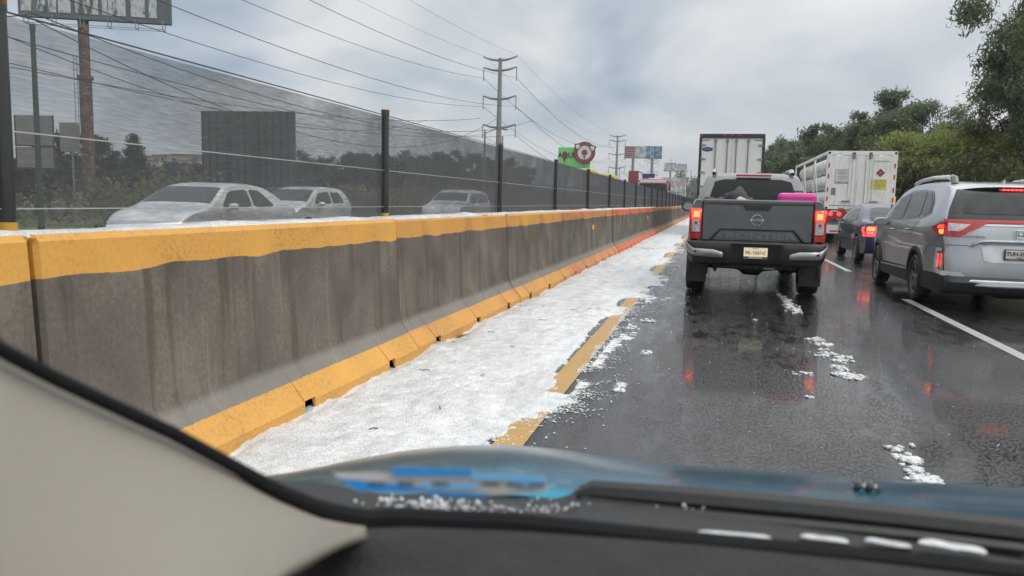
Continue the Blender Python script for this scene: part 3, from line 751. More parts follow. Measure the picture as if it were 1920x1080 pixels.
mb = MB(); mb.lathe([(-.006, .062), (-.016, .069), (-.016, .076), (-.004, .081)], 40, 'y', (0.0, 0, 1.085)); mb.box(-.086, .086, -.02, -.004, 1.072, 1.098)
eb = mb.build('emblem', 'chrome', tgt, smooth=True, angle=30); text('emblem_lettering', 'NISSAN', .028, (0, -.021, 1.085), UP, 'ink', eb, .001, sx=1.3, bold=.001)
text('lettering', 'FRONTIER', .110, (0, .014, .862), UP, 'lettergrey', tgt, .010, sx=2.0, bold=.002)
mb = MB(); mb.box(-.725, -.716, .004, .06, .72, 1.34); mb.box(.716, .725, .004, .06, .72, 1.34); mb.box(-.06, 0, -.004, .03, .735, .765); mb.build('panel_gap', 'under', tgt)
# tail lights
for sg in (-1, 1):
    def ring_(x0, x1, z0, z1, y0=-.02):
        m_ = MB(); rows = []
        for z in np.linspace(z0, z1, 5):
            rows.append([(sg*(x0+(x1-x0)*u), y0+.05*max(0, (x0+(x1-x0)*u-.80)/.1)**2+.02, z) for u in np.linspace(0, 1, 8)]+[(sg*x1, y0+.15, z)])
        m_.grid(rows); return m_
    tl = ring_(.735, .905, .80, 1.235, -.018); tlo = tl.build('tail_light', 'red', pk, smooth=True, solid=.03)
    q = ring_(.75, .875, 1.085, 1.215, -.052); q.build('brake_lamp', 'redlit', tlo, smooth=True)
    q = ring_(.765, .845, 1.11, 1.19, -.056); q.build('brake_bulb', 'amblit', tlo, smooth=True)
    q = ring_(.755, .865, .905, 1.075, -.052); q.build('reversing_lens', 'clear', tlo, smooth=True)
    q = ring_(.75, .875, .81, .89, -.052); q.build('reflector', 'red', tlo, smooth=True)
    q = MB(); q.lathe([(-.062, .001), (-.062, .02), (-.05, .022)], 12, 'y', (sg*.81, 0, 1.03)); q.build('bulb', 'redtape', tlo)
# bumper
mb = MB()
top = [(-.93, .10), (-.92, -.0), (-.86, -.10), (-.70, -.155), (-.40, -.165), (.40, -.165), (.70, -.155), (.86, -.10), (.92, 0), (.93, .10)]
rows = []
for z, sc, dy in ((.77, .94, .05), (.785, .97, .02), (.765, 1, 0), (.68, 1.005, -.005), (.58, .985, .01), (.50, .95, .04), (.46, .93, .09)):
    row = []
    for x, y in resample(top, 40):
        zz2 = z-.0*abs(x); yy = y+dy
        if abs(x) < .36: yy += .05*min(1, (.36-abs(x))/.04) if z < .74 else 0
        row.append((x*sc, yy, zz2))
    rows.append(row)
mb.grid(rows); bump_ = mb.build('bumper', 'black', pk, smooth=True, angle=50, solid=.02)
for sg in (-1, 1):
    q = MB(); rows = []
    P_ = resample([(.43, -.178), (.70, -.168), (.86, -.118), (.925, -.02), (.935, .08)], 16)
    for v in (0, .5, 1):
        rows.append([(sg*x, y-.004, (.565+.02*i/15 if i < 9 else .575+.02*(i-9))+((.105 if i > 3 else .07+.012*i)*v)) for i, (x, y) in enumerate(P_)])
    q.grid(rows); q.build('bumper_corner', 'brush', bump_, smooth=True, solid=.004)
    q = MB(); q.lathe([(-.165, .001), (-.165, .016), (-.12, .018)], 10, 'y', (sg*.80, 0, .64)); q.build('parking_sensor', 'black', bump_)
    q = MB(); q.box(sg*.345-.035, sg*.345+.035, -.16, -.12, .56, .70); q.build('step_pad', 'under', bump_, bevel=.01)
mb = MB(); mb.box(-.155, .155, -.138, -.130, .565, .715); pl = mb.build('licence_plate', 'plate', pk, bevel=.003)
text('plate_lettering', 'PK-1507-C', .062, (0, -.140, .640), UP, 'ink', pl, .001, sx=.95, bold=.001)
text('plate_lettering', 'MEXICO', .022, (0, -.140, .70), UP, 'ink', pl, .001)
mb = MB(); mb.box(-.16, .16, -.142, -.139, .568, .592); pb = mb.build('plate_frame', 'ink', pl)
text('frame_lettering', 'JIDOSHA', .028, (0, -.144, .58), UP, 'wstick', pb, .001, sx=1.6, bold=.001)
# underside
mb = MB(); mb.tube([(-.8, .95, .38), (-.2, .95, .38), (-.1, .95, .38), (.1, .95, .38), (.2, .95, .38), (.8, .95, .38)], [.045, .05, .13, .14, .05, .045], 12)
mb.box(-.55, .55, .0, .10, .42, .48); mb.prism([(-.45, .44), (.45, .44), (.30, .36), (-.0, .32), (-.25, .36)], 1, .55, .60)
for sx_ in (-.52, .52): mb.box(sx_-.04, sx_+.04, .1, 5.0, .44, .56); mb.tube([(sx_, .1, .42), (sx_, .5, .34), (sx_, .95, .31), (sx_, 1.6, .40)], .025, 6); mb.tube([(sx_*1.05, .95, .34), (sx_*.95, .75, .62)], .03, 8)
mb.tube([(.62, .1, .40), (.62, .5, .38), (.55, 1.4, .36)], .04, 8)
mb.lathe([(0, .001), (0, .33), (.12, .36), (.22, .30), (.22, .001)], 20, 'z', (0, 1.9, .36))
mb.box(-.7, .7, 1.6, 5, .42, .46)
mb.build('chassis', 'under', pk, smooth=True, angle=40)
mb = MB(); mb.lathe([(-.02, .001), (-.02, .02), (.05, .02)], 8, 'y', (-.46, .05, .435)); mb.lathe([(-.02, .001), (-.02, .012), (.05, .012)], 8, 'y', (.03, .02, .425)); mb.box(.12, .27, -.02, 0, .42, .432); mb.build('tow_fittings', 'brush', pk)
for sg in (-1, 1):
    q = MB(); q.prism([(.50, .16), (.52, .16), (.54, .50), (.50, .50)], 0, *sorted((sg*.64, sg*.93))); q.build('mud_flap', 'black', pk)
    wheel(pk, sg*.80, .95, .385, .26, sg, 6, rr=.6); wheel(pk, sg*.80, 4.35, .385, .26, sg, 6, rr=.6)
# load in the bed
sc = thing('suitcase', 'bright pink hard shell suitcase standing in the pickup bed behind the tailgate', 'suitcase', (1.105, 11.30, .765))
mb = MB(); mb.box(-.25, .25, 0, .26, .0, .70)
b0 = mb.build('shell', 'pink', sc, bevel=.05)
mb = MB()
for i in range(5): mb.box(-.20+.09*i, -.17+.09*i, -.004, .264, .08, .60)
mb.build('rib', 'pink', b0, bevel=.003)
mb = MB(); mb.box(-.085, .085, .07, .19, .698, .706); mb.tube([(-.07, .13, .70), (-.07, .13, .725), (.07, .13, .725), (.07, .13, .70)], .01, 6); mb.build('handle', 'ink', sc)
def bundle(name, loc, sx, sy, sz, mat, label, cat, sd_):
    bm = bmesh.new(); bmesh.ops.create_icosphere(bm, subdivisions=4, radius=1)
    for v in bm.verts:
        n_ = mn.fractal(v.co*1.7+Vector((sd_, 0, 0)), 1, 2, 4); v.co *= 1+.35*n_; v.co.x *= sx; v.co.y *= sy; v.co.z *= sz
    me = bpy.data.meshes.new(name); bm.to_mesh(me); bm.free(); me.materials.append(M[mat]); me.polygons.foreach_set('use_smooth', [True]*len(me.polygons))
    o = bpy.data.objects.new(name, me); C.objects.link(o); o.location = loc; return tag(o, label, cat)
bundle('cloth_bundle', (.36, 11.95, 1.22), .24, .25, .28, 'cloth', 'crumpled dark grey bundle heaped in the pickup bed', 'bundle', 1)
bundle('cloth_bundle', (.02, 11.8, 1.15), .22, .25, .24, 'cloth', 'low flat grey bundle in the left corner of the pickup bed', 'bundle', 5)
bundle('folded_cloth', (.42, 11.62, 1.22), .16, .12, .165, 'cream', 'pale cream cloth lying in front of the dark bundle in the pickup bed', 'cloth', 9)

# ================================================================== SILVER SUV
hv = thing('parked_suv', 'silver crossover in the right lane with roof rails and lit tail lights', 'car', (3.68, 10.93, 0))
hv.name = 'crossover_car'
hs = Shell([(.06, .30), (.02, .42), (.02, .62), (.05, .86), (.07, 1.00), (.09, 1.10), (.17, 1.28), (.27, 1.47), (.34, 1.555), (.52, 1.60), (1.4, 1.645), (2.2, 1.62), (2.75, 1.53), (3.15, 1.28), (3.42, 1.09), (4.1, .98), (4.38, .85), (4.45, .55), (4.40, .28)], .26, .885, 1.08, 1.65, tum=.20, ce=.10, ct=.05, sh=.93, taper=.07)
hb_ = hs.build('body', ['silver', 'under'], hv, wheels=((1.20, .33), (3.84, .33)), r=.385, inner=.62)
# rear screen, black surround and glass
patch('screen_surround', [(-.80, 1.155), (.80, 1.155), (.765, 1.30), (.655, 1.575), (-.655, 1.575), (-.765, 1.30)], hs.rear(.006), 'gloss', hb_, cuts=8)
rg = patch('rear_window', [(-.62, 1.235), (.62, 1.235), (.60, 1.36), (.52, 1.50), (-.52, 1.50), (-.60, 1.36)], hs.rear(.012), 'glass2', hb_, cuts=8)
for px_, txt, mt, sz in ((-.46, 'REPUVE', 'wstick', .05), (-.33, 'I', 'yell', .05)): text('window_sticker', txt, sz, (px_, .265, 1.465), (R(70), 0, 0), mt, rg, .002)
mb = MB(); mb.tube([(-.50, .10, 1.215), (-.2, .085, 1.225), (.0, .075, 1.20)], [.012, .022, .03], 8); mb.lathe([(-.03, .03), (.03, .03)], 10, 'y', (0, .09, 1.20)); mb.build('rear_wiper', 'black', hb_, smooth=True)
# spoiler with high brake light
mb = MB(); mb.grid([[(x, .20+.10*(abs(x)/.7)**3, 1.545-.02*(x/.7)**2), ] for x in (0,)] or []) if False else None
sp_ = MB(); rows = []
for yy, zz3 in ((.44, 1.625), (.26, 1.612), (.19, 1.60), (.18, 1.585), (.22, 1.565), (.40, 1.56)):
    rows.append([(x, yy+.10*abs(x/.68)**3, zz3-.045*(x/.68)**4-.012*(x/.68)**2) for x in np.linspace(-.68, .68, 21)])
sp_.grid(rows); spo = sp_.build('spoiler', 'silver', hb_, smooth=True, angle=50)
mb = MB(); mb.box(-.20, .20, .205, .25, 1.535, 1.562); spl = mb.build('brake_light_housing', 'red', spo)
mb = MB()
for i in range(7): mb.box(-.145+.048*i-.016, -.145+.048*i+.016, .196, .206, 1.54, 1.557)
mb.build('brake_light', 'redlit2', spl)
# tail lights
for sg in (-1, 1):
    a = patch('tail_light', [(.03, 1.155), (.20, 1.115), (.46, 1.055), (.42, 1.02), (.22, .965), (.03, .955)], hs.side(sg, .010), 'red', hb_, cuts=4)
    patch('turn_lamp', [(.02, 1.04), (.18, 1.03), (.14, .985), (.02, .975)], hs.side(sg, .016), 'amblit', a, cuts=2)
    patch('light_bar', [(.02, 1.10), (.20, 1.09), (.24, 1.05), (.02, 1.045)], hs.side(sg, .015), 'redlit', a, cuts=2)
    b1 = patch('tail_light', [(sg*.83, 1.165), (sg*.83, .95), (sg*.66, .945), (sg*.50, 1.10), (sg*.35, 1.125), (sg*.35, 1.165)], hs.rear(.014), 'red', hb_, cuts=5, rnd=0)
    patch('reversing_lens', [(sg*.79, 1.115), (sg*.79, 1.02), (sg*.665, 1.015), (sg*.545, 1.105), ], hs.rear(.02), 'clear', b1, cuts=3, rnd=0)
    # bumper corner: bright frame with upright reflector
    q = patch('corner_trim', [(.07, .80), (.26, .80), (.27, .52), (.20, .46), (.05, .46), (.05, .505), (.16, .53), (.19, .76), (.07, .76)], hs.side(sg, .012), 'sil2', hb_, cuts=2, rnd=0)
    patch('corner_trim', [(sg*.62, .505), (sg*.845, .515), (sg*.845, .46), (sg*.58, .455)], hs.rear(.012), 'sil2', hb_, cuts=3, rnd=0)
    patch('reflector', [(.10, .72), (.145, .73), (.155, .56), (.12, .545)], hs.side(sg, .020), 'redlit', hb_, cuts=2)
patch('light_strip', [(-.36, 1.165), (.36, 1.165), (.36, 1.125), (-.36, 1.125)], hs.rear(.015), 'red', hb_, cuts=6, rnd=0)
patch('bright_trim', [(-.66, .985), (-.48, 1.115), (.48, 1.115), (.66, .985), (.64, .965), (.46, 1.09), (-.46, 1.09), (-.64, .965)], hs.rear(.010), 'sil2', hb_, cuts=3, rnd=0)
# chrome lip, plate recess
mb = MB(); rows = []
P_ = resample([(-.52, .855), (-.44, .90), (-.3, .905), (.3, .905), (.44, .90), (.52, .855)], 30)
fn = hs.rear(.02)
rows = [[fn((x, z+.015)) for x, z in P_], [tuple(Vector(fn((x, z-.005)))+Vector((0, -.03, 0))) for x, z in P_], [tuple(Vector(fn((x, z-.03)))+Vector((0, -.02, 0))) for x, z in P_], [fn((x, z-.04)) for x, z in P_]]
mb.grid(rows); mb.build('tailgate_grip', 'chrome', hb_, smooth=True)
patch('plate_recess', [(-.42, .85), (.42, .85), (.38, .64), (-.38, .64)], hs.rear(.006), 'sil2', hb_, cuts=4)
mb = MB(); mb.box(-.17, .17, -.105, -.085, .68, .815); pf = mb.build('plate_frame', 'ink', hb_, bevel=.004)
mb = MB(); mb.box(-.155, .155, -.109, -.104, .70, .805); pp = mb.build('licence_plate', 'platew', pf)
text('plate_lettering', 'TUH-355-A', .065, (0, -.112, .758), UP, 'ink', pp, .001, sx=.95, bold=.0015); text('plate_lettering', 'MEXICO', .02, (0, -.112, .712), UP, 'ink', pp, .001)
text('frame_lettering', 'HONDA', .016, (-.07, -.107, .689), UP, 'wstick', pf, .001, sx=2)
mb = MB()
for sx_ in (-1, 1): mb.tube([(sx_*.028, -.075, 1.035), (sx_*.022, -.075, 1.0), (sx_*.030, -.07, .965)], .007, 6)
mb.tube([(-.022, -.075, 1.0), (.022, -.075, 1.0)], .007, 6)
mb.tube([(x*.052, -.072, 1.0+z*.045) for x, z in ((-1, 1), (1, 1), (1.0, .2), (.8, -1), (-.8, -1), (-1.0, .2), (-1, 1))], .006, 6)
mb.build('emblem', 'chrome', hb_, smooth=True)
text('lettering', 'HONDA', .038, (-.50, -.047, .955), UP, 'chrome', hb_, .003, sx=1.7, bold=.001)
# lower cladding
cl = Shell([(.03, .26), (-.03, .32), (-.03, .455), (.05, .46), (.3, .47), (4.1, .40), (4.42, .40), (4.46, .30), (4.42, .24)], .23, .896, 1.08, 1.65, ce=.10, ct=.0, taper=.07, ch=1, N=70)
cl.build('lower_cladding', ['black', 'under'], hv, wheels=((1.20, .33), (3.84, .33)), r=.39, inner=.6)
for sg in (-1, 1):
    for wy in (1.20, 3.84):
        q = MB(); rows = []
        for a in np.linspace(-.2, PI+.2, 30):
            ca, sa = math.cos(a), math.sin(a); row = []
            for rr_, of in ((.445, .003), (.44, .014), (.385, .018), (.375, .0), (.37, -.10)):
                yy, zz2 = wy+rr_*ca, .33+rr_*sa; row.append((sg*(hs.W(yy, max(.3, zz2))+of), yy, zz2))
            rows.append(row)
        q.grid(rows); q.build('wheel_arch_trim', 'black', hv, smooth=True)
        wheel(hv, sg*.785, wy, .325, .20, sg, 5, rr=.70)
    q = MB(); seam(q, [(1.62, .42), (3.40, .38)], hs.side(sg, .016), .012); q.build('sill_strip', 'chrome', hv)
    gl_ = hs.side(sg, .005)
    patch('window_surround', [(.66, 1.23), (1.0, 1.165), (2.1, 1.12), (3.20, 1.09), (3.05, 1.22), (2.62, 1.48), (2.1, 1.56), (1.4, 1.565), (.98, 1.54), (.74, 1.40)], gl_, 'gloss', hb_, cuts=5, rnd=1)
    gl_ = hs.side(sg, .010)
    patch('quarter_window', [(.72, 1.25), (1.06, 1.19), (1.22, 1.53), (1.02, 1.515), (.80, 1.40)], gl_, 'glass2', hb_)
    patch('rear_door_window', [(1.12, 1.185), (2.0, 1.145), (2.02, 1.535), (1.45, 1.54), (1.28, 1.53)], gl_, 'glass2', hb_)
    patch('front_door_window', [(2.09, 1.14), (2.95, 1.115), (2.55, 1.46), (2.11, 1.53)], gl_, 'glass2', hb_)
    q = MB(); fn = hs.side(sg, .003)
    seam(q, [(1.26, .46), (1.55, .70), (1.52, .9), (1.10, 1.17)], fn, .004); seam(q, [(2.05, .44), (2.04, 1.12)], fn, .004); seam(q, [(3.2, .44), (3.26, .8), (3.1, 1.08)], fn, .004); seam(q, [(1.3, .445), (3.3, .42)], fn, .004)
    seam(q, [(.04, .80), (.46, .82), (.60, .80), (.80, .66)], fn, .003)
    q.build('door_seam', 'under', hb_)
    for hy, hz_ in ((1.62, .99), (2.62, .96)):
        q = MB(); q.tube([fn2 for fn2 in [hs.side(sg, .01)((hy-.10, hz_)), hs.side(sg, .035)((hy-.07, hz_+.004)), hs.side(sg, .035)((hy+.07, hz_)), hs.side(sg, .01)((hy+.10, hz_-.003))]], .013, 8); q.build('door_handle', 'silver', hb_, smooth=True)
    mirror(hv, sg*1.0, 2.98, 1.07, sg, 'silver', .11, .075)
    q = MB(); q.tube([(sg*.60, .62, 1.635), (sg*.61, .66, 1.70), (sg*.62, .8, 1.722), (sg*.63, 1.5, 1.735), (sg*.63, 2.2, 1.712), (sg*.63, 2.5, 1.675), (sg*.63, 2.55, 1.61)], [.045, .045, .03, .026, .026, .03, .02], 8)
    q.build('roof_rail', 'sil2', hv, smooth=True)
    q = MB(); q.tube([(sg*.60, .60, 1.63), (sg*.605, .62, 1.70), (sg*.61, .72, 1.725)], [.048, .047, .035], 8); q.build('rail_foot', 'steel', hv, smooth=True)
    q = MB(); seam(q, [(sg*.80, .455), (sg*.835, .80)], hs.rear(.009), .003, n=8); q.build('bumper_seam', 'under', hb_)
mb = MB(); rows = []
for z, dy in ((.42, -.012), (.405, -.03), (.35, -.03), (.33, -.0)):
    rows.append([(x*(1.0 if z > .38 else .93), -.108+dy+.25*abs(x/.9)**4+.0, z-.16*max(0, (abs(x)-.50))*1.2) for x in np.linspace(-.68, .68, 31)])
mb.grid(rows); mb.build('skid_trim', 'sil2', hv, smooth=True)
mb = MB(); seam(mb, [(-.80, .84), (-.60, .845), (-.52, .83)], hs.rear(.009), .003); mb.build('tailgate_seam', 'under', hb_)
mb = MB(); mb.add([(-.012, .62, 1.60), (.012, .62, 1.60), (.018, .85, 1.61), (-.018, .85, 1.61), (0, .64, 1.70), (0, .68, 1.695)], [(0, 1, 4), (1, 2, 5, 4), (2, 3, 5), (3, 0, 4, 5)]); mb.build('roof_antenna', 'silver', hv, smooth=True, angle=60)
mb = MB(); mb.tube([(-.6, 1.2, .30), (.6, 1.2, .30)], .06, 8); mb.box(-.7, .7, .3, 4.2, .2, .26); mb.tube([(.5, .1, .24), (.5, 1, .24)], .03, 8); mb.box(-.1, .25, .2, .8, .17, .3); mb.build('chassis', 'under', hv)

# ================================================================== DARK BLUE SEDAN
sv = thing('sedan_car', 'dark blue sedan half hidden behind the silver crossover, brake light glowing', 'car', (4.18, 19.25, 0))
ss_ = Shell([(.10, .28), (.0, .38), (.0, .62), (.04, .84), (.05, .93), (.12, .955), (.45, .97), (.62, 1.02), (1.05, 1.25), (1.35, 1.34), (2.0, 1.37), (2.6, 1.33), (3.1, 1.07), (3.25, .96), (4.0, .84), (4.2, .66), (4.2, .28)], .24, .86, .92, 1.36, tum=.26, ce=.10, ct=.04, sh=.78, taper=.08)
sb = ss_.build('body', ['blue', 'under'], sv, wheels=((.85, .31), (3.45, .31)), r=.37, inner=.62)
patch('rear_window', [(-.64, 1.015), (.64, 1.015), (.53, 1.30), (-.53, 1.30)], ss_.rear(.008), 'glass2', sb, cuts=6)
for sg in (-1, 1):
    a = patch('tail_light', [(.05, .87), (.22, .84), (.20, .64), (.05, .64)], ss_.side(sg, .008), 'redlit', sb, rnd=1)
    b1 = patch('tail_light', [(sg*.78, .87), (sg*.56, .87), (sg*.60, .64), (sg*.79, .64)], ss_.rear(.010), 'redlit', sb, rnd=1)
    patch('turn_lamp', [(sg*.77, .85), (sg*.60, .85), (sg*.62, .77), (sg*.77, .77)], ss_.rear(.016), 'amblit', b1)
    patch('reversing_lens', [(sg*.76, .74), (sg*.63, .74), (sg*.64, .70), (sg*.76, .70)], ss_.rear(.016), 'clear', b1)
    patch('side_window', [(1.05, 1.0), (1.75, .985), (1.75, 1.28), (1.45, 1.27)], ss_.side(sg), 'glass2', sb)
    patch('side_window', [(1.82, .985), (2.85, .98), (2.55, 1.20), (1.82, 1.28)], ss_.side(sg), 'glass2', sb)
    q = MB(); seam(q, [(1.8, .3), (1.8, .97)], ss_.side(sg, .003), .005); seam(q, [(.08, .52), (4.1, .50)], ss_.side(sg, .006), .012); q.build('door_seam', 'under', sb)
    mirror(sv, sg*.98, 2.75, .98, sg, 'black', .10, .065)
    for wy in (.85, 3.45): wheel(sv, sg*.77, wy, .31, .19, sg, 7, rr=.70, two=False)
mb = MB(); mb.box(-.17, .17, -.115, -.10, .46, .58); pp = mb.build('licence_plate', 'platew', sv)
mb = MB(); mb.tube([(-.04, 1.2, 1.32), (-.04, 1.12, 1.42)], .006, 5); mb.lathe([(0, .03), (.04, .015), (.05, .001)], 8, 'z', (-.04, 1.2, 1.33)); mb.build('roof_antenna', 'black', sv)
mb = MB(); seam(mb, [(-.60, .62), (0, .60), (.60, .62)], ss_.rear(.012), .008); mb.build('tailgate_trim', 'brush', sb)

# ================================================================== TRUCKS
tr = thing('box_trailer', 'tall white box trailer with barred rear doors ahead of the grey pickup', 'truck', (.58, 32.2, 0))
mb = MB(); mb.box(-1.21, 1.21, .03, 15, 1.15, 4.02); bx_ = mb.build('box', 'trailer', tr, bevel=.02)
for sg in (-1, 1):
    q = MB(); q.box(*sorted((sg*.012, sg*1.15)), 0, .035, 1.25, 3.90); q.build('door', 'trailer', tr, bevel=.012)
mb = MB(); mb.box(-1.24, 1.24, -.04, .06, 3.90, 4.06); mb.box(-1.25, -1.15, -.02, .06, 1.1, 3.90); mb.box(1.15, 1.25, -.02, .06, 1.1, 3.90); mb.box(-1.25, 1.25, -.04, .08, 1.05, 1.25); mb.build('door_frame', 'gloss', tr)
for sg in (-1, 1):
    for bx0 in (.17, .62):
        q = MB(); q.tube([(sg*bx0, -.03, 1.2), (sg*bx0, -.03, 3.9)], .022, 8)
        for zz3 in (1.35, 2.25, 3.78): q.box(sg*bx0-.05, sg*bx0+.05, -.05, 0, zz3-.05, zz3+.05)
        q.build('lock_rod', 'steel', tr)
    for zz3 in (1.5, 2.0, 2.55, 3.08, 3.62):
        q = MB(); q.prism([(1.17, zz3-.05), (.98, zz3-.025), (.98, zz3+.025), (1.17, zz3+.05)], 1, -.03, .0) if sg > 0 else q.prism([(-1.17, zz3-.05), (-.98, zz3-.025), (-.98, zz3+.025), (-1.17, zz3+.05)], 1, -.03, .0)
        q.build('hinge', 'brush', tr)
    q = MB(); q.box(*sorted((sg*.85, sg*1.12)), -.012, 0, 3.80, 3.83); q.build('vent', 'inkg', tr)
for x_ in (-1.17, -.27, 0, .27, 1.17):
    q = MB(); q.lathe([(-.07, .001), (-.065, .035), (-.04, .04)], 10, 'y', (x_, 0, 4.0)); q.build('marker_lamp', 'redtape', tr)
mb = MB(); mb.lathe([(-.006, .001), (-.006, 1.0), (.002, 1.0)], 32, 'y', (0, 0, 0)); ov = mb.build('oval_badge', 'navy', tr); ov.location = (-.92, 0, 3.46); ov.scale = (.21, 1, .085)
bt = text('badge_lettering', 'UTILITY', .07, (-.92, -.010, 3.46), UP, 'wstick', tr, .001, sx=1.1); bt.rotation_euler = UP
mb = MB(); mb.box(-1.1, 1.1, .2, 15, .95, 1.1); mb.box(-1.15, 1.15, 0, .1, .45, .58); mb.box(-.6, -.5, 0, .1, .5, 1.1); mb.box(.5, .6, 0, .1, .5, 1.1); mb.build('chassis', 'under', tr)
for wy in (1.2, 2.5):
    for sg in (-1, 1): wheel(tr, sg*.95, wy, .5, .5, sg, 8, rim='steel', two=False, rr=.55)

ct = thing('gas_cylinder_trailer', 'white container frame of stacked long gas cylinders on a red chassis in the right lane', 'truck', (5.30, 31.8, 0))
ZB, ZT = 1.22, 3.40
for sg, nm in ((-1, 'l'), (1, 'r')):
    q = MB(); q.box(*sorted((sg*.14, sg*1.05)), 0.0, .05, ZB+.14, ZT-.17); d_ = q.build('door', 'contw', ct, bevel=.012)
    q = MB()
    for x_ in (.17, .30, .42): q.tube([(sg*x_, -.02, ZB+.12), (sg*x_, -.02, ZT-.12)], .018, 6)
    q.box(*sorted((sg*.25, sg*.75)), -.03, -.02, ZB+.30, ZB+.325); q.build('lock_rod', 'contw', d_)
    q = MB(); q.box(*sorted((sg*.24, sg*.34)), -.035, 0, ZT-.30, ZT-.05); q.build('rod_cap', 'rust', d_, bevel=.01)
    q = MB(); q.box(*sorted((sg*.35, sg*.62)), -.045, -.02, ZB+.28, ZB+.33); q.build('lock_handle', 'inkg', d_)
    for i, zz3 in enumerate((ZB+.30, ZB+.66, ZB+1.15, ZB+1.56)):
        q = MB(); q.box(*sorted((sg*1.12, sg*1.17)), -.008, 0, zz3, zz3+.17); q.build('reflector', 'redtape', ct)
mb = MB(); mb.box(-1.22, 1.22, .001, .14, ZT-.15, ZT); mb.box(-1.22, 1.22, .001, .14, ZB, ZB+.12); mb.box(-1.22, -1.05, .002, .14, ZB+.12, ZT-.15); mb.box(1.05, 1.22, .002, .14, ZB+.12, ZT-.15); mb.box(-.13, .13, .012, .06, ZB+.12, ZT-.15)
for y_ in (4, 8, 12.0):
    for sg in (-1, 1): mb.box(*sorted((sg*1.14, sg*1.22)), y_, y_+.08, ZB, ZT)
for sg in (-1, 1):
    mb.box(*sorted((sg*1.12, sg*1.22)), .14, 12.05, ZT-.10, ZT); mb.box(*sorted((sg*1.12, sg*1.22)), .14, 12.05, ZB, ZB+.10)
    for a, c_ in ((2, 4.02), (6, 4.02), (6, 8.02), (10, 8.02)): mb.tube([(sg*1.20, a, ZB+.1), (sg*1.20, c_, ZT-.1)], .02, 6)
cfr = mb.build('container_frame', 'contw', ct, bevel=.008)
for sx_ in (-1, 1):
    for zz3 in (ZB+.05, ZT-.07):
        q = MB(); q.lathe([(-.004, .001), (-.004, .045), (.004, .045)], 14, 'y', (sx_*1.15, 0, zz3)); q.build('corner_hole', 'under', cfr)
for iz in range(3):
    for ix in range(3):
        q = MB(); cx_, cz_ = -.74+.74*ix, ZB+.42+.66*iz; rr_ = .315
        q.lathe([(.16, .12), (.25, .22), (.4, rr_), (11.6, rr_), (11.8, .2)], 24, 'y', (cx_, 0, cz_)); q.build('gas_cylinder', 'tankw', ct, smooth=True)
mb = MB()
for sx_ in (-1, 1): mb.tube([(sx_*1.2, 11.2, ZT-.05), (sx_*1.2, 11.3, ZT+.28), (sx_*1.0, 11.4, ZT+.36), (-sx_*1.0*.0, 11.4, ZT+.36)], .035, 8)
mb.tube([(-1.2, 12.0, ZT+.05), (-1.2, 11.3, ZT+.28)], .03, 8); mb.tube([(-1.0, 11.4, ZT+.36), (1.0, 11.4, ZT+.36)], .035, 8)
mb.build('hoop', 'gloss', ct, smooth=True)
def plq(name, x0, x1, z0, z1, mat, y=-.006): q = MB(); q.box(x0, x1, y, 0, z0, z1); return q.build(name, mat, ct)
plq('notice_border', -.92, -.40, 2.18, 2.72, 'inkg', -.004); sp_ = plq('notice', -.905, -.415, 2.195, 2.705, 'wstick')
for i, (tx, sz) in enumerate((('TANQUES DE', .05), ('GAS NATURAL', .05), ('COMPRIMIDO', .055), ('EN', .04), ('ALTA PRESION', .055), ('NO GOLPEAR', .05), ('UN 1971', .05))):
    text('notice_lettering', tx, sz, (-.66, -.008, 2.665-.056*i), UP, 'inkg', sp_, .001)
text('notice_lettering', '01 800 001 32 00', .062, (-.66, -.008, 2.235), UP, 'ink', sp_, .001, bold=.002)
plq('grey_plate', -1.02, -.86, 1.75, 2.02, 'steel')
yp = plq('yellow_notice', .34, .90, 1.98, 2.36, 'yell')
for i, (tx, sz) in enumerate((('EN CASO DE EMERGENCIA', .042), ('O ACCIDENTE LLAME A', .042), ('CENTRO DE CONTROL', .042), ('01 800 900 30 90', .06), ('24 HORAS', .04))):
    text('notice_lettering', tx, sz, (.62, -.008, 2.325-.072*i), UP, 'ink', yp, .001)
q = MB(); q.prism([(.66-.16, 2.60), (.66, 2.44), (.66+.16, 2.60), (.66, 2.76)], 1, -.004, 0); dm = q.build('hazard_diamond', 'ink', ct)
q = MB(); q.prism([(.66-.14, 2.60), (.66, 2.46), (.66+.14, 2.60), (.66, 2.74)], 1, -.008, -.004); q.build('diamond_face', 'redp', dm)
text('diamond_lettering', '1971', .07, (.66, -.010, 2.60), UP, 'wstick', dm, .001); text('diamond_lettering', '2', .06, (.66, -.010, 2.50), UP, 'wstick', dm, .001)
text('lettering', 'NEOMEXICANA', .085, (.68, -.004, 3.02), UP, 'inkg', ct, .001, sx=.95)
mb = MB(); mb.box(-1.1, 1.1, .02, 12, .78, 1.20); mb.build('chassis', 'redp', ct, bevel=.01)
mb = MB(); mb.box(-1.18, 1.18, -.02, .10, .30, .62); fl_ = mb.build('rear_flap', 'white', ct, bevel=.01)
for x_ in (-.98, -.45, .2, .75): q = MB(); q.box(x_, x_+.28, -.026, -.02, .36, .42); q.build('reflector', 'redtape', fl_)
mb = MB(); mb.box(-1.1, 1.1, .12, .2, .58, .80); mb.build('cross_member', 'inkg', ct)
for x_ in (-.98, -.68): q = MB(); q.lathe([(-.02, .001), (-.02, .075), (.02, .08)], 16, 'y', (x_, 0, 1.04)); q.build('tail_lamp', 'redlit', ct)
for x_ in (.68, .98): q = MB(); q.lathe([(-.02, .001), (-.02, .075), (.02, .08)], 16, 'y', (x_, 0, 1.04)); q.build('tail_lamp', 'redlit', ct)
for x_ in (-.98, -.45): q = MB(); q.box(x_, x_+.25, .0, .016, 1.13, 1.17); q.build('chassis_tape', 'white', ct)
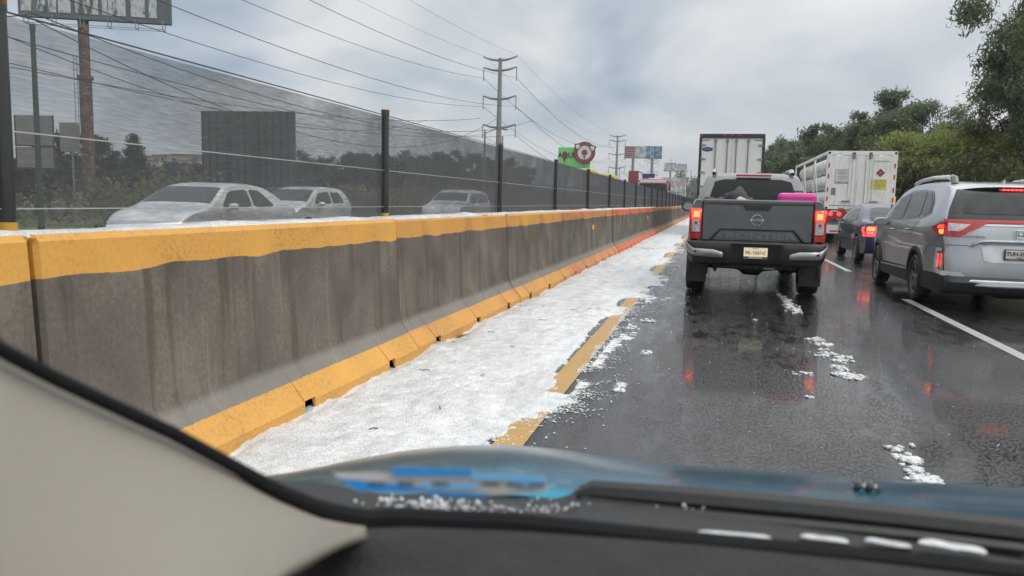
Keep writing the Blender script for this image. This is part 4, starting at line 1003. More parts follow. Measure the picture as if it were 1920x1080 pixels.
for x_ in (-.72, -.30, .3, .7): q = MB(); q.box(x_, x_+.2, -.006, 0, ZB+.02, ZB+.055); q.build('frame_tape', 'redtape', ct)
text('chassis_lettering', 'CC', .14, (-.05, .012, .98), UP, 'wstick', ct, .003)
for wy in (1.1, 2.4):
    for sg in (-1, 1): wheel(ct, sg*.95, wy, .5, .5, sg, 8, rim='steel', two=False, rr=.55)
mb = MB(); mb.box(1.23, 1.36, .5, .7, 1.3, 1.75); q = mb.build('side_marker', 'amblit' if False else 'refl', ct, bevel=.03)

# ================================================================== ONCOMING CARS beyond the fence
def road_car(label, loc, rz, kind, paint, group='oncoming cars beyond the mesh fence'):
    t_ = thing({'sedan': 'sedan_car', 'hatch': 'hatchback_car', 'wagon': 'wagon_car'}[kind], label, 'car', loc, rz, group)
    if kind == 'sedan':
        P_ = [(.06, .3), (0, .5), (.02, .8), (.10, .98), (.55, 1.04), (1.05, 1.33), (1.5, 1.44), (2.2, 1.46), (2.75, 1.40), (3.25, 1.12), (3.5, 1.0), (4.15, .88), (4.40, .68), (4.40, .3)]; L_, top_, wy = 4.4, 1.46, (.85, 3.5); rw = (.62, 1.06, 1.36)
        sw = [[(1.10, 1.04), (1.95, 1.02), (1.95, 1.38), (1.55, 1.36)], [(2.03, 1.02), (3.15, 1.02), (2.72, 1.33), (2.03, 1.38)]]; fw = (3.42, 2.78)
    elif kind == 'hatch':
        P_ = [(.06, .3), (0, .5), (.02, .9), (.12, 1.1), (.40, 1.42), (.7, 1.50), (1.6, 1.52), (2.2, 1.44), (2.75, 1.12), (2.95, 1.02), (3.45, .88), (3.62, .68), (3.62, .3)]; L_, top_, wy = 3.62, 1.52, (.62, 2.95); rw = (.60, 1.08, 1.40)
        sw = [[(.62, 1.08), (1.40, 1.05), (1.40, 1.40), (.80, 1.40)], [(1.48, 1.04), (2.62, 1.04), (2.18, 1.36), (1.48, 1.42)]]; fw = (2.88, 2.22)
    else:
        P_ = [(.06, .3), (0, .5), (.02, .9), (.10, 1.1), (.35, 1.48), (.7, 1.60), (1.9, 1.64), (2.8, 1.56), (3.3, 1.2), (3.5, 1.10), (4.3, .98), (4.55, .72), (4.55, .3)]; L_, top_, wy = 4.55, 1.64, (.9, 3.65); rw = (.64, 1.12, 1.48)
        sw = [[(.50, 1.16), (1.1, 1.14), (1.1, 1.50), (.66, 1.49)], [(1.17, 1.13), (2.1, 1.12), (2.1, 1.54), (1.17, 1.53)], [(2.18, 1.12), (3.15, 1.10), (2.78, 1.46), (2.18, 1.54)]]; fw = (3.42, 2.86)
    S = Shell(P_, .26, .86, 1.0, top_, tum=.24, ce=.11, ct=.05, sh=.84, taper=.09, N=70)
    b_ = S.build('body', [paint, 'under'], t_, wheels=tuple((y_, .31) for y_ in wy), r=.36, inner=.62)
    for sg in (-1, 1):
        for w_ in sw: patch('side_window', w_, S.side(sg), 'glass2', b_, cuts=2)
        mirror(t_, sg*.98, fw[0]-.55, 1.04, sg, paint, .10, .07)
        for y_ in wy: wheel(t_, sg*.77, y_, .31, .19, sg, 6, rr=.68, two=False)
        patch('headlight', [(L_-.30, .82), (L_-.04, .74), (L_-.04, .62), (L_-.25, .66)], S.side(sg, .01), 'clear', b_)
    # windscreen: found on the shell's front slope
    y1, y2 = fw; zb_ = np.interp(y1, *np.array(sorted((p[0], p[1]) for p in S.T if p[1] > .9)).T); zt_ = np.interp(y2, *np.array(sorted((p[0], p[1]) for p in S.T if p[1] > .9)).T)
    rows = []
    for u in np.linspace(0, 1, 9):
        y_ = y1+(y2-y1)*u; i_ = min(range(S.N), key=lambda i: abs(S.T[i][0]-y_) if S.T[i][1] > .9 else 9)
        p0 = S.T[i_]; nrm, cr_ = S.cr[i_]; row = []
        for q in np.linspace(-.90, .90, 15):
            ff = math.sqrt(1-abs(q)**4); p_ = p0+nrm*(cr_*ff+.006); row.append((q*S.W(*p0), p_[0], p_[1]))
        rows.append(row)
    q = MB(); q.grid(rows); q.build('windscreen', 'glass2', b_, smooth=True)
    patch('rear_window', [(-rw[0], rw[1]), (rw[0], rw[1]), (rw[0]*.85, rw[2]), (-rw[0]*.85, rw[2])], S.rear(.008), 'glass2', b_, cuts=4)
    q = MB(); q.box(-.45, .45, L_+.10, L_+.12, .52, .62); q.build('grille', 'black', t_)
    return t_
sdn = road_car('silver sedan seen through the fence, nearest of the oncoming cars', (-9.95, 16.0, 0), R(180), 'sedan', 'sil2'); sdn.scale = (1, .92, 1)
road_car('small silver hatchback behind the silver sedan, beyond the fence', (-12.35, 23.7, 0), R(180), 'hatch', 'sil2')
road_car('pale silver wagon farther back beyond the fence, right of the tall black post', (-10.4, 33.6, 0), R(180), 'wagon', 'sil2')
farc = road_car('nearest distant white car in the queue beyond the fence end', (-5.2, 92, 0), R(180), 'wagon', 'white', 'far cars in the queue')
for i, (x, y) in enumerate(((-5.3, 104), (-8.4, 112), (-5.1, 122), (-5.3, 140))):
    c_ = copy_tree(farc); c_.location = (x, y, 0); c_['label'] = ('second distant white car in the queue beyond the fence end', 'distant white car in the outer lane beyond the fence end', 'third distant white car, behind the second one beyond the fence end', 'farthest white car of the queue beyond the fence end')[i]
# own lane ahead of trailer (traffic glimpsed)
# bus
bs = thing('bus', 'red and white coach with a dark windscreen approaching beyond the fence', 'bus', (-5.1, 80, 0), R(180))
B_ = Shell([(.05, .5), (0, 1), (0, 3.0), (.2, 3.3), (1, 3.38), (10.8, 3.38), (11.6, 3.3), (11.95, 3.0), (12.05, 1.6), (12.05, .5)], .42, 1.26, 1.4, 3.4, tum=.05, ce=.12, ct=.06, taper=.02, ch=1)
bb = B_.build('body', ['redp', 'under'], bs, wheels=((3, .5), (9.2, .5)), r=.56, inner=.7)
q = MB(); q.grid([[(x, 12.19-.10*(abs(x)/1.2)**4-(z-1.3)**2*.045, z) for x in np.linspace(-1.13, 1.13, 15)] for z in np.linspace(1.3, 2.95, 8)]); q.build('windscreen', 'glass2', bb, smooth=True)
for sg in (-1, 1):
    patch('side_windows', [(1, 1.7), (11.5, 1.7), (11.5, 2.8), (1, 2.8)], B_.side(sg, .01), 'glass', bb)
    q = MB(); q.tube([(sg*1.15, 12.0, 3.2), (sg*1.42, 12.35, 3.0), (sg*1.42, 12.4, 2.4)], [.05, .05, .11], 8); q.build('mirror_arm', 'black', bs)
    for wy in (3, 9.2): wheel(bs, sg*1.05, wy, .5, .32, sg, 8, rim='steel', two=False, rr=.56)
q = MB(); q.box(-1.1, 1.1, 12.08, 12.13, 3.02, 3.22); q.build('destination_panel', 'sil2', bs, bevel=.02)
q = MB(); q.box(-.6, .6, 7, 9.5, 3.38, 3.52); q.build('roof_unit', 'white', bs, bevel=.05)

# ================================================================== SIGNS, POLES, BILLBOARDS
def pole_on_ground(x, y): return ground_h(x, y)-.1
# old billboard, top left
bbt = thing('billboard', 'peeling grey billboard with torn lettering on a rusty pole at the top left', 'billboard', (-53.6, 58, pole_on_ground(-53.6, 58)))
m, t, b = mk('torn_poster')
co = coord(t, (1, 1, .35))
n_ = node(t, 'ShaderNodeTexNoise', {'Vector': co, 'Scale': 1.4, 'Detail': 10.0, 'Roughness': .72}).outputs[0]
t.links.new(ramp(t, n_, [(.42, (.08, .09, .10)), (.47, (.26, .27, .28)), (.54, (.52, .54, .55)), (.6, (.33, .34, .35))]), b.inputs['Base Color']); b.inputs['Roughness'].default_value = .8
M['torn'] = m
A_ = atY(35, 38, 55.5)-Vector(bbt.location); Bq = atY(320, 38, 60.5)-Vector(bbt.location); dirv = (Bq-A_); dirv.z = 0; LB = dirv.length; ang = math.atan2(dirv.y, dirv.x)
RM = Matrix.Translation((A_.x, A_.y, (A_.z+Bq.z)/2)) @ Matrix.Rotation(ang, 4, 'Z')
q = MB(); q.box(0, LB, -.05, .5, -.0, 3.6, 0, RM); bp_ = q.build('panel', 'ptree', bbt)
for (x0, x1, sk) in ((.02, .045, 0), (.05, .085, .02), (.115, .18, -.05), (.20, .245, .02), (.26, .34, 0), (.37, .41, 0), (.42, .47, 0), (.475, .52, 0), (.545, .58, 0), (.585, .63, 0), (.635, .70, 0), (.735, .79, 0), (.79, .83, 0), (.855, .91, 0)):
    q = MB(); vs = [RM @ Vector(v) for v in ((x0*LB, -.09, .45), (x1*LB, -.09, .45), ((x1+sk*.4)*LB, -.09, 3.5), ((x0-sk)*LB, -.09, 3.5), (x0*LB, -.05, .45), (x1*LB, -.05, .45), ((x1+sk*.4)*LB, -.05, 3.5), ((x0-sk)*LB, -.05, 3.5))]
    q.add(vs, [(0, 1, 2, 3), (4, 7, 6, 5), (0, 4, 5, 1), (1, 5, 6, 2), (2, 6, 7, 3), (3, 7, 4, 0)]); q.build('torn_strip', 'torn', bp_)
q = MB()
for i in range(6):
    x = LB*(.06+.18*i); q.box(x, x+.08, -.9, .0, -.05, .03, 0, RM); q.box(x, x+.06, -.95, -.88, -.65, .1, 0, RM); q.box(x, x+.06, -.1, -.04, -.65, 0, 0, RM); q.box(x, x+.06, -.95, -.05, -.68, -.62, 0, RM)
q.box(.06*LB, .97*LB, -.95, -.90, -.66, -.62, 0, RM); q.box(.06*LB, .97*LB, -.1, -.05, -.66, -.62, 0, RM); q.build('catwalk', 'steel', bbt)
q = MB(); q.lathe([(0, .52), (12.0, .52), (12.0, .66), (12.3, .66), (12.3, .44), (17.2, .44)], 20, 'z'); bpo = q.build('pole', 'rust', bbt, smooth=True, angle=40)
q = MB()
for sx_ in (-.55, -.2): q.tube([(sx_-.25, -.4, 1), (sx_-.25, -.4, 14)], .025, 5)
for i in range(32): q.tube([(-.8, -.4, 1.2+.4*i), (-.45, -.4, 1.2+.4*i)], .018, 5)
q.build('ladder', 'rust', bpo)
# billboard back, a lattice of dark panels
lt = thing('billboard', 'square dark billboard back with a panel grid, seen through the fence behind the silver sedan', 'billboard', (-40.2, 62, pole_on_ground(-40, 62)))
q = MB(); q.box(-4.4, 4.35, .05, .15, 3.1, 9.6); q.build('panel', 'ptree', lt)
q = MB()
for i in range(14): q.box(-4.4+.67*i, -4.34+.67*i, -.12, .05, 3.1, 9.62)
for zz3 in (3.1, 4.4, 5.7, 7.0, 8.3, 9.55): q.box(-4.4, 4.35, -.2, -.121, zz3, zz3+.09)
q.box(-2.2, -1.8, -.6, -.21, 0, 9.5); q.box(.6, 1.1, -.6, -.21, 0, 9.5); q.build('lattice', 'post', lt)
lt.rotation_euler = (0, 0, R(6))
# sign with two stacked pale panels and its pole
ws = thing('road_sign', 'two stacked pale panels of a road sign back, far left behind the fence', 'sign', (-46, 45, pole_on_ground(-46, 45)), R(15))
for z0, z1 in ((4.2, 5.6+.1), (5.75, 7.9)):
    q = MB(); q.box(-1.35, 1.35, 0, .08, z0-.4, z1-.4); p_ = q.build('panel', 'conc', ws, bevel=.03)
    q = MB(); q.box(-1.36, -1.28, -.03, 0, z0-.4, z1-.4); q.box(1.28, 1.36, -.03, 0, z0-.4, z1-.4); q.box(-1.28, 1.28, -.03, 0, z0-.4, z0-.3); q.build('panel_rim', 'post', p_)
q = MB(); q.tube([(0, .15, 0), (0, .15, 7.4)], .10, 8); q.build('pole', 'steel', ws)
s2_ = thing('road_sign', 'small pale panel on a pole beside the rusty billboard pole', 'sign', (-52.5, 55, pole_on_ground(-52, 55)), R(10))
q = MB(); q.box(-1.0, .7, 0, .08, 5.6, 8.0); q.build('panel', 'conc', s2_); q = MB(); q.tube([(0, .15, 0), (0, .15, 7.8)], .09, 8); q.build('pole', 'steel', s2_)
# green post at left
gp = thing('utility_pole', 'dark green steel pole standing left of the rusty billboard pole', 'pole', (-35.6, 35, pole_on_ground(-35.6, 35)))
q = MB(); q.tube([(0, 0, 0), (0, 0, 11.0)], [.17, .12], 14); q.build('pole', 'dkgreen', gp, smooth=True); q = MB(); q.lathe([(10.8, .15), (11.1, .15), (11.12, .001)], 14, 'z'); q.build('cap', 'dkgreen', gp)
# pylons
def pylon(label, x, y):
    t_ = thing('power_pylon', label, 'pylon', (x, y, pole_on_ground(x, y)), 0, 'steel power pylons in line')
    q = MB(); q.tube([(0, 0, 0), (0, 0, 23.4)], [.55, .26], 14); q.build('mast', 'conc', t_, smooth=True)
    for i, zz3 in enumerate((23.1, 21.6, 17.4, 13.2)):
        for sg in (-1, 1):
            q = MB(); q.tube([(sg*.2, 0, zz3), (sg*1.3, 0, zz3+.12), (sg*2.55, 0, zz3+.5)], [.19, .16, .10], 8); a_ = q.build('cross_arm', 'steel', t_, smooth=True)
            if i: q = MB(); q.tube([(sg*2.55, 0, zz3+.5), (sg*2.55, 0, zz3-1.55)], .075, 6); q.build('insulator', 'steel', a_)
            else: q = MB(); q.tube([(sg*2.55, 0, zz3+.4), (sg*2.55, 0, zz3+.75)], .07, 6); q.build('insulator', 'steel', a_)
PYL = [(-31.9, 115), (-30.4, 250), (-29.5, 385)]
pylon('tall grey power pylon with four pairs of arms, nearest to the camera', *PYL[0]); pylon('second power pylon right of the round red sign', *PYL[1]); pylon('far small power pylon beyond the billboards', *PYL[2])
def catenary(a, c_, sag, n=24): return [Vector(a).lerp(Vector(c_), i/n)-Vector((0, 0, 4*sag*(i/n)*(1-i/n))) for i in range(n+1)]
ends = [(-33.0, -20)]+PYL
wl = thing('power_line', 'dark overhead power cables strung between the steel pylons', 'cable', (0, 0, 0))
for k in range(3):
    (xa, ya), (xb, yb) = ends[k], ends[k+1]; ga = pole_on_ground(xa, ya)+(1.0 if k == 0 else 0); gb = pole_on_ground(xb, yb)
    for zz3, sag in ((23.8, 3.0), (20.55, 4.2), (16.35, 4.2), (12.15, 4.2)):
        for sg in (-1, 1):
            q = MB(); q.tube(catenary((xa+sg*2.55, ya, ga+zz3), (xb+sg*2.55, yb, gb+zz3), sag), (.024 if k == 0 else .032) if zz3 < 22 else .014, 5); q.build('cable', 'wire', wl)
# low distribution lines on the left
ll = thing('telephone_line', 'thin low cables hanging from the green steel pole and passing behind the fence', 'cable', (0, 0, 0))
g0 = Vector((-35.6, 35, 10.6))
for a, c_, sag in ((tuple(atY(-60, 12, 31)), tuple(g0), .3), (tuple(g0), tuple(atY(1000, 226, 120)), 3.6), (tuple(g0+Vector((0, 0, -.3))), tuple(atY(935, 220, 118)), 5.6), (tuple(atY(-20, 118, 42)), tuple(atY(900, 222, 118)), 1.6), (tuple(atY(-30, 50, 38)), tuple(atY(800, 225, 110)), 3.4)):
    q = MB(); q.tube(catenary(a, c_, sag), .03, 5); q.build('cable', 'wire', ll)
q = MB()
# street lamps
def lamp(label, x, y, h, arms):
    t_ = thing('street_lamp', label, 'street lamp', (x, y, pole_on_ground(x, y)), 0, 'street lamps far down the road')
    q = MB(); q.tube([(0, 0, 0), (0, 0, h)], [.12, .07], 8); q.build('pole', 'steel', t_)
    for sg in arms:
        q = MB(); q.tube([(0, 0, h-.3), (sg*.8, 0, h), (sg*1.5, 0, h+.05)], .035, 6); a_ = q.build('arm', 'steel', t_)
        q = MB(); q.tube([(sg*1.4, 0, h+.03), (sg*1.6, 0, h+.05), (sg*1.9, 0, h-.0)], [.04, .09, .04], 8); q.build('lamp_head', 'steel', a_)
p = atY(909, 258, 60); lamp('street lamp with one arm, just left of the nearest pylon mast', p.x, 60, p.z+.9, (1,))
p = atY(942, 270, 64); lamp('plain lamp column just right of the nearest pylon mast', p.x, 64, p.z+.9, ())
for px_, top_, Y_, ar, l_ in ((1222, 305, 190, (-1, 1), 'twin-armed street lamp behind the two joined billboards'), (1162, 308, 210, (1,), 'slim lamp column left of the second pylon'), (1258, 298, 260, (), 'thin mast above the first small far billboard'), (1296, 322, 230, (-1,), 'lamp column near the left edge of the box trailer')):
    p = atY(px_, top_, Y_); lamp(l_, p.x, Y_, p.z+.5, ar)
# green AQUI sign with a round target
M['green'] = pm('green_board', (.24, .62, .20), .5, var=.08); M['crim'] = pm('crimson_ring', (.36, .04, .08), .5); M['white2'] = pm('white_board', (.70, .72, .70), .5)
gs = thing('shop_sign', 'green roadside sign reading AQUI with a round red ring, above the fence', 'sign', (-20.9, 120, pole_on_ground(-20.9, 120)))
cz = atY(1096, 286, 119.8); L0 = atY(1047, 276, 120); L1 = atY(1105, 312, 120)
loc0 = gs.location
q = MB(); q.box(L0.x-loc0.x, L1.x-loc0.x+.1, 0, .2, L1.z-loc0.z-.3, L0.z-loc0.z); gb_ = q.build('board', 'green', gs, bevel=.03)
text('lettering', 'AQUÍ', 1.08, ((L0.x+1.28)-loc0.x, -.03, 8.35-loc0.z), UP, 'ink', gb_, .01, bold=.03)
q = MB(); q.prism([(-.45, .1), (-.38, .55), (0, .75), (.38, .55), (.45, .1), (0, -1.5)], 1, -.02, 0); pin = q.build('pin_mark', 'redp', gb_); pin.location = (L0.x+1.0-loc0.x, 0, 8.35-loc0.z); pin.scale = (.8, 1, .9)
dc = Vector((cz.x-loc0.x, -.25, cz.z-loc0.z))
q = MB(); q.lathe([(0, .001), (0, 1.12), (.2, 1.12)], 40, 'y', dc); q.build('disc', 'white2', gs)
q = MB(); q.lathe([(-.04, 1.10), (-.04, 1.60), (.2, 1.60), (.2, 1.10)], 48, 'y', dc); rgq = q.build('ring', 'crim', gs, smooth=True, angle=30)
q = MB(); q.lathe([(-.05, 1.08), (-.05, 1.17)], 48, 'y', dc); q.lathe([(-.05, 1.56), (-.05, 1.64), (.2, 1.64)], 48, 'y', dc); q.build('ring_edge', 'ink', rgq)
q = MB(); q.lathe([(-.06, .001), (-.06, .36), (0, .36)], 24, 'y', dc); q.build('bullseye', 'crim', gs)
q = MB(); q.lathe([(-.05, .36), (-.05, .44)], 24, 'y', dc); q.box(dc.x-.03, dc.x+.03, dc.y-.04, dc.y, dc.z-2.4, dc.z-.5); q.prism([(dc.x-.25, dc.z-.62), (dc.x+.2, dc.z-.62), (dc.x, dc.z-.85)], 1, dc.y-.05, dc.y); q.build('bullseye_edge', 'ink', gs)
for a_ in (R(140), R(28)):
    cxq, czq = dc.x+1.42*math.cos(a_), dc.z+1.42*math.sin(a_)
    def rt(x, z, k=1): c0, s0 = math.cos(a_-R(90)), math.sin(a_-R(90)); return (cxq+(x*c0-z*s0)*k, czq+(x*s0+z*c0)*k)
    out_ = [rt(x, z) for x, z in ((-.62, .02), (0, .62), (.62, .02), (.42, .02), (.42, -.42), (-.42, -.42), (-.42, .02))]
    in_ = [rt(x, z) for x, z in ((-.36, .0), (0, .38), (.36, .0), (.3, -.30), (-.3, -.30))]
    q = MB(); q.prism(out_, 1, dc.y-.10, dc.y-.05); h_ = q.build('house_mark', 'ink', gs); q = MB(); q.prism(in_, 1, dc.y-.13, dc.y-.10); q.build('house_face', 'white2', h_)
q = MB(); q.tube([(1.2, .3, 0), (1.2, .3, 6.5)], .2, 10); q.tube([(-1.5, .3, 0), (-1.5, .3, 6.5)], .2, 10); q.build('support', 'steel', gs)
# yellow canopy
M['yroof'] = pm('yellow_canopy', (.62, .48, .04), .45)
yc_ = thing('canopy', 'curved bright yellow canopy edge showing over the fence right of the green sign', 'canopy', (-15.4, 106, pole_on_ground(-15.4, 106)))
rows = []
for x, z in resample([(-2.0, 5.2), (-1.7, 5.9), (-1.2, 6.0), (-.7, 5.5), (-.1, 5.2), (1.2, 5.15), (2.0, 5.2), (2.15, 4.9)], 24): rows.append([(x, 0, z), (x, 0, z-.38), (x, 5, z-.38), (x, 5, z)])
q = MB(); q.grid(rows); q.build('roof_edge', 'yroof', yc_, smooth=True, solid=.05)
q = MB()
for x in (-1.6, 1.7): q.tube([(x, .5, 0), (x, .5, 5)], .12, 8)
q.build('column', 'steel', yc_)
# far double billboards
m, t, b = mk('advert_blue'); br = node(t, 'ShaderNodeTexNoise', {'Vector': coord(t), 'Scale': .9, 'Detail': 3.0})
t.links.new(ramp(t, br.outputs[0], [(.40, (.03, .14, .30)), (.52, (.10, .22, .38)), (.58, (.45, .50, .55)), (.64, (.30, .10, .16))]), b.inputs['Base Color']); M['adb'] = m
m, t, b = mk('advert_red'); wv_ = node(t, 'ShaderNodeTexWave', {'Vector': coord(t), 'Scale': .30, 'Distortion': .4}, bands_direction='Z')
t.links.new(ramp(t, wv_.outputs[0], [(.3, (.10, .11, .12)), (.5, (.50, .48, .46)), (.8, (.36, .09, .11))]), b.inputs['Base Color']); M['adr'] = m
m, t, b = mk('advert_pale'); br = node(t, 'ShaderNodeTexNoise', {'Vector': coord(t), 'Scale': .6, 'Detail': 4.0})
t.links.new(ramp(t, br.outputs[0], [(.45, (.55, .57, .58)), (.55, (.30, .33, .36)), (.62, (.5, .28, .22))]), b.inputs['Base Color']); M['adp'] = m
def billboard(label, px0, px1, py0, py1, Y_, mats, polepx):
    a = atY(px0, py0, Y_); c_ = atY(px1, py1, Y_); pp_ = atY(polepx, py1, Y_)
    t_ = thing('billboard', label, 'billboard', (pp_.x, Y_, pole_on_ground(pp_.x, Y_)), 0, 'far billboards over the road')
    z0, z1 = c_.z-t_.location.z, a.z-t_.location.z; n_ = len(mats)
    for i, mt in enumerate(mats):
        x0 = a.x+(c_.x-a.x)*i/n_-pp_.x; x1 = a.x+(c_.x-a.x)*(i+1)/n_-pp_.x
        q = MB(); q.box(x0+.05, x1-.05, 0, .4, z0, z1); f_ = q.build('panel', mt, t_)
    q = MB(); q.box(a.x-pp_.x-.1, c_.x-pp_.x+.1, -.02, .6, z0-.3, z0-.02); q.build('catwalk', 'steel', t_)
    q = MB(); q.tube([(0, .3, 0), (0, .3, z0)], .4, 10); q.build('pole', 'steel', t_)
billboard('left of two joined far billboards, its face red and grey banded', 1171, 1211, 274, 295, 228, ('adr', 'adp'), 1187)
billboard('right of two joined far billboards, with a blue advert', 1209, 1241, 274, 296, 234, ('adb', 'adb'), 1223)
billboard('small pale far billboard with a red smudge, left of the box trailer', 1245, 1269, 305, 320, 330, ('adp',), 1257)
billboard('smallest faded far billboard next to the box trailer', 1270, 1288, 307, 321, 345, ('adp', 'adp'), 1277)
# red shop fronts beyond the bus
for (px0, px1, py0, py1, Y_, mt, l_) in ((1180, 1196, 322, 345, 140, 'redp', 'narrow red roadside shop building left of the coach'), (1196, 1226, 327, 345, 165, 'navy', 'low dark blue shop building behind the coach'), (1240, 1285, 334, 352, 300, 'adp', 'long pale far warehouse near the vanishing point')):
    a = atY(px0, py0, Y_); c_ = atY(px1, py1, Y_); g0 = pole_on_ground(a.x, Y_)
    t_ = thing('shop_building', l_, 'building', ((a.x+c_.x)/2, Y_, g0)); hw = (c_.x-a.x)/2; hh = a.z-g0
    q = MB(); q.box(-hw, hw, 0, 8, 0, hh); q.build('wall', 'adp' if mt == 'adp' else 'white', t_); q = MB(); q.box(-hw-.1, hw+.1, -.3, 0, hh*.55, hh+.1); q.build('fascia', mt, t_)
    q = MB(); q.box(-hw*.7, hw*.7, -.02, 0, .2, hh*.45); q.build('shop_window', 'glass', t_); q = MB(); q.box(-hw-.05, hw+.05, .01, 8.1, hh, hh+.2); q.build('roof', 'steel', t_)

# ================================================================== HILLSIDE HOUSES
HW = [pm('house_wall_%d' % i, c, .8, var=.15, scale=.8) for i, c in enumerate(((.38, .36, .32), (.30, .20, .14), (.42, .40, .38), (.34, .26, .20), (.22, .21, .20)))]
M['rooftile'] = pm('red_roof', (.20, .08, .05), .8)
hid = 0
HL = ('leftmost cream house at the foot of the hill beside the rusty pole', 'small brick house just right of the leftmost cream house', 'white house under the conifer tip on the right', 'tan house in the hillside cluster, second from the conifer', 'tall grey house high in the hillside cluster', 'small cream house low in the middle of the hillside cluster', 'tall brick coloured house, highest of the hillside cluster', 'white house at the middle right of the hillside cluster', 'low tan house beside the left edge of the billboard back', 'tall grey house touching the left edge of the billboard back', 'nearest cream house below the hillside cluster', 'brick coloured house just right of the billboard back', 'white house between conifer and cluster, half behind trees', 'tan house in the trees above the hatchback', 'low grey house left of the wagon beyond the fence')
for (px_, py_, Y_, w_, h_) in ((200, 312, 200, 9, 5), (222, 318, 190, 7, 4), (285, 322, 210, 8, 5), (300, 312, 235, 9, 6), (318, 304, 255, 9, 6), (330, 318, 215, 8, 4), (345, 300, 275, 10, 7), (352, 312, 230, 8, 5), (366, 320, 205, 8, 5), (376, 304, 262, 9, 7), (308, 330, 180, 8, 4), (560, 340, 150, 8, 4), (270, 306, 250, 8, 5), (580, 330, 170, 7, 4), (745, 345, 140, 9, 4)):
    p = atY(px_, py_, Y_); g0 = ground_h(p.x, Y_)-.3; k = hid % 5; hid += 1
    t_ = thing('house', HL[hid-1], 'house', (p.x, Y_, g0), R(random.uniform(-25, 25)), 'houses on the far hillside')
    q = MB(); hb2 = max(h_, p.z-g0+h_*.3); q.box(-w_/2, w_/2, 0, w_*.8, 0, hb2); wl_ = q.build('wall', HW[k], t_)
    q = MB(); q.box(-w_/2-.2, w_/2+.2, -.2, w_*.8+.2, hb2, hb2+.3); q.build('roof', 'rooftile' if k % 2 else HW[4], t_)
    for i in range(2):
        for j in range(1 if h_ < 6 else 2):
            q = MB(); q.box(-w_*.3+i*w_*.4, -w_*.3+i*w_*.4+1.2, -.04, 0, hb2-2.2-2.6*j, hb2-1.0-2.6*j); q.build('window', 'glass', wl_)

# ================================================================== TREES
def leaves(centres, radii, n, size, flat=.8, droop=0):
    cs = np.array(centres); rd_ = np.array(radii); wgt = rd_**2.0; idx = rng.choice(len(cs), n, p=wgt/wgt.sum())
    d = rng.normal(size=(n, 3)); d /= np.linalg.norm(d, axis=1)[:, None]; rr_ = rng.random(n)**.5*(.85+.35*rng.random(n))
    P = cs[idx]+d*(rr_*rd_[idx])[:, None]*np.array([1, 1, flat])+rng.normal(size=(n, 3))*(rd_[idx]*.16)[:, None]
    if droop: P[:, 2] -= droop*rng.random(n)**2
    a = rng.normal(size=(n, 3)); a[:, 2] -= droop*1.5; a /= np.linalg.norm(a, axis=1)[:, None]; b2 = np.cross(a, rng.normal(size=(n, 3))); b2 /= np.linalg.norm(b2, axis=1)[:, None]
    s = size*(.6+.8*rng.random(n))[:, None]; w2 = .42 if not droop else .25
    V = np.stack([P-a*s, P+b2*s*w2, P+a*s, P-b2*s*w2], 1).reshape(-1, 3); return V
def leaf_object(V, name, mat, parent):
    n = len(V)//4; me = bpy.data.meshes.new(name); me.vertices.add(4*n); me.vertices.foreach_set('co', V.astype(np.float32).ravel())
    me.loops.add(4*n); me.loops.foreach_set('vertex_index', np.arange(4*n, dtype=np.int32)); me.polygons.add(n); me.polygons.foreach_set('loop_start', np.arange(0, 4*n, 4, dtype=np.int32))
    me.update(calc_edges=True); me.materials.append(M[mat]); o = bpy.data.objects.new(name, me); C.objects.link(o); o.parent = parent; return o
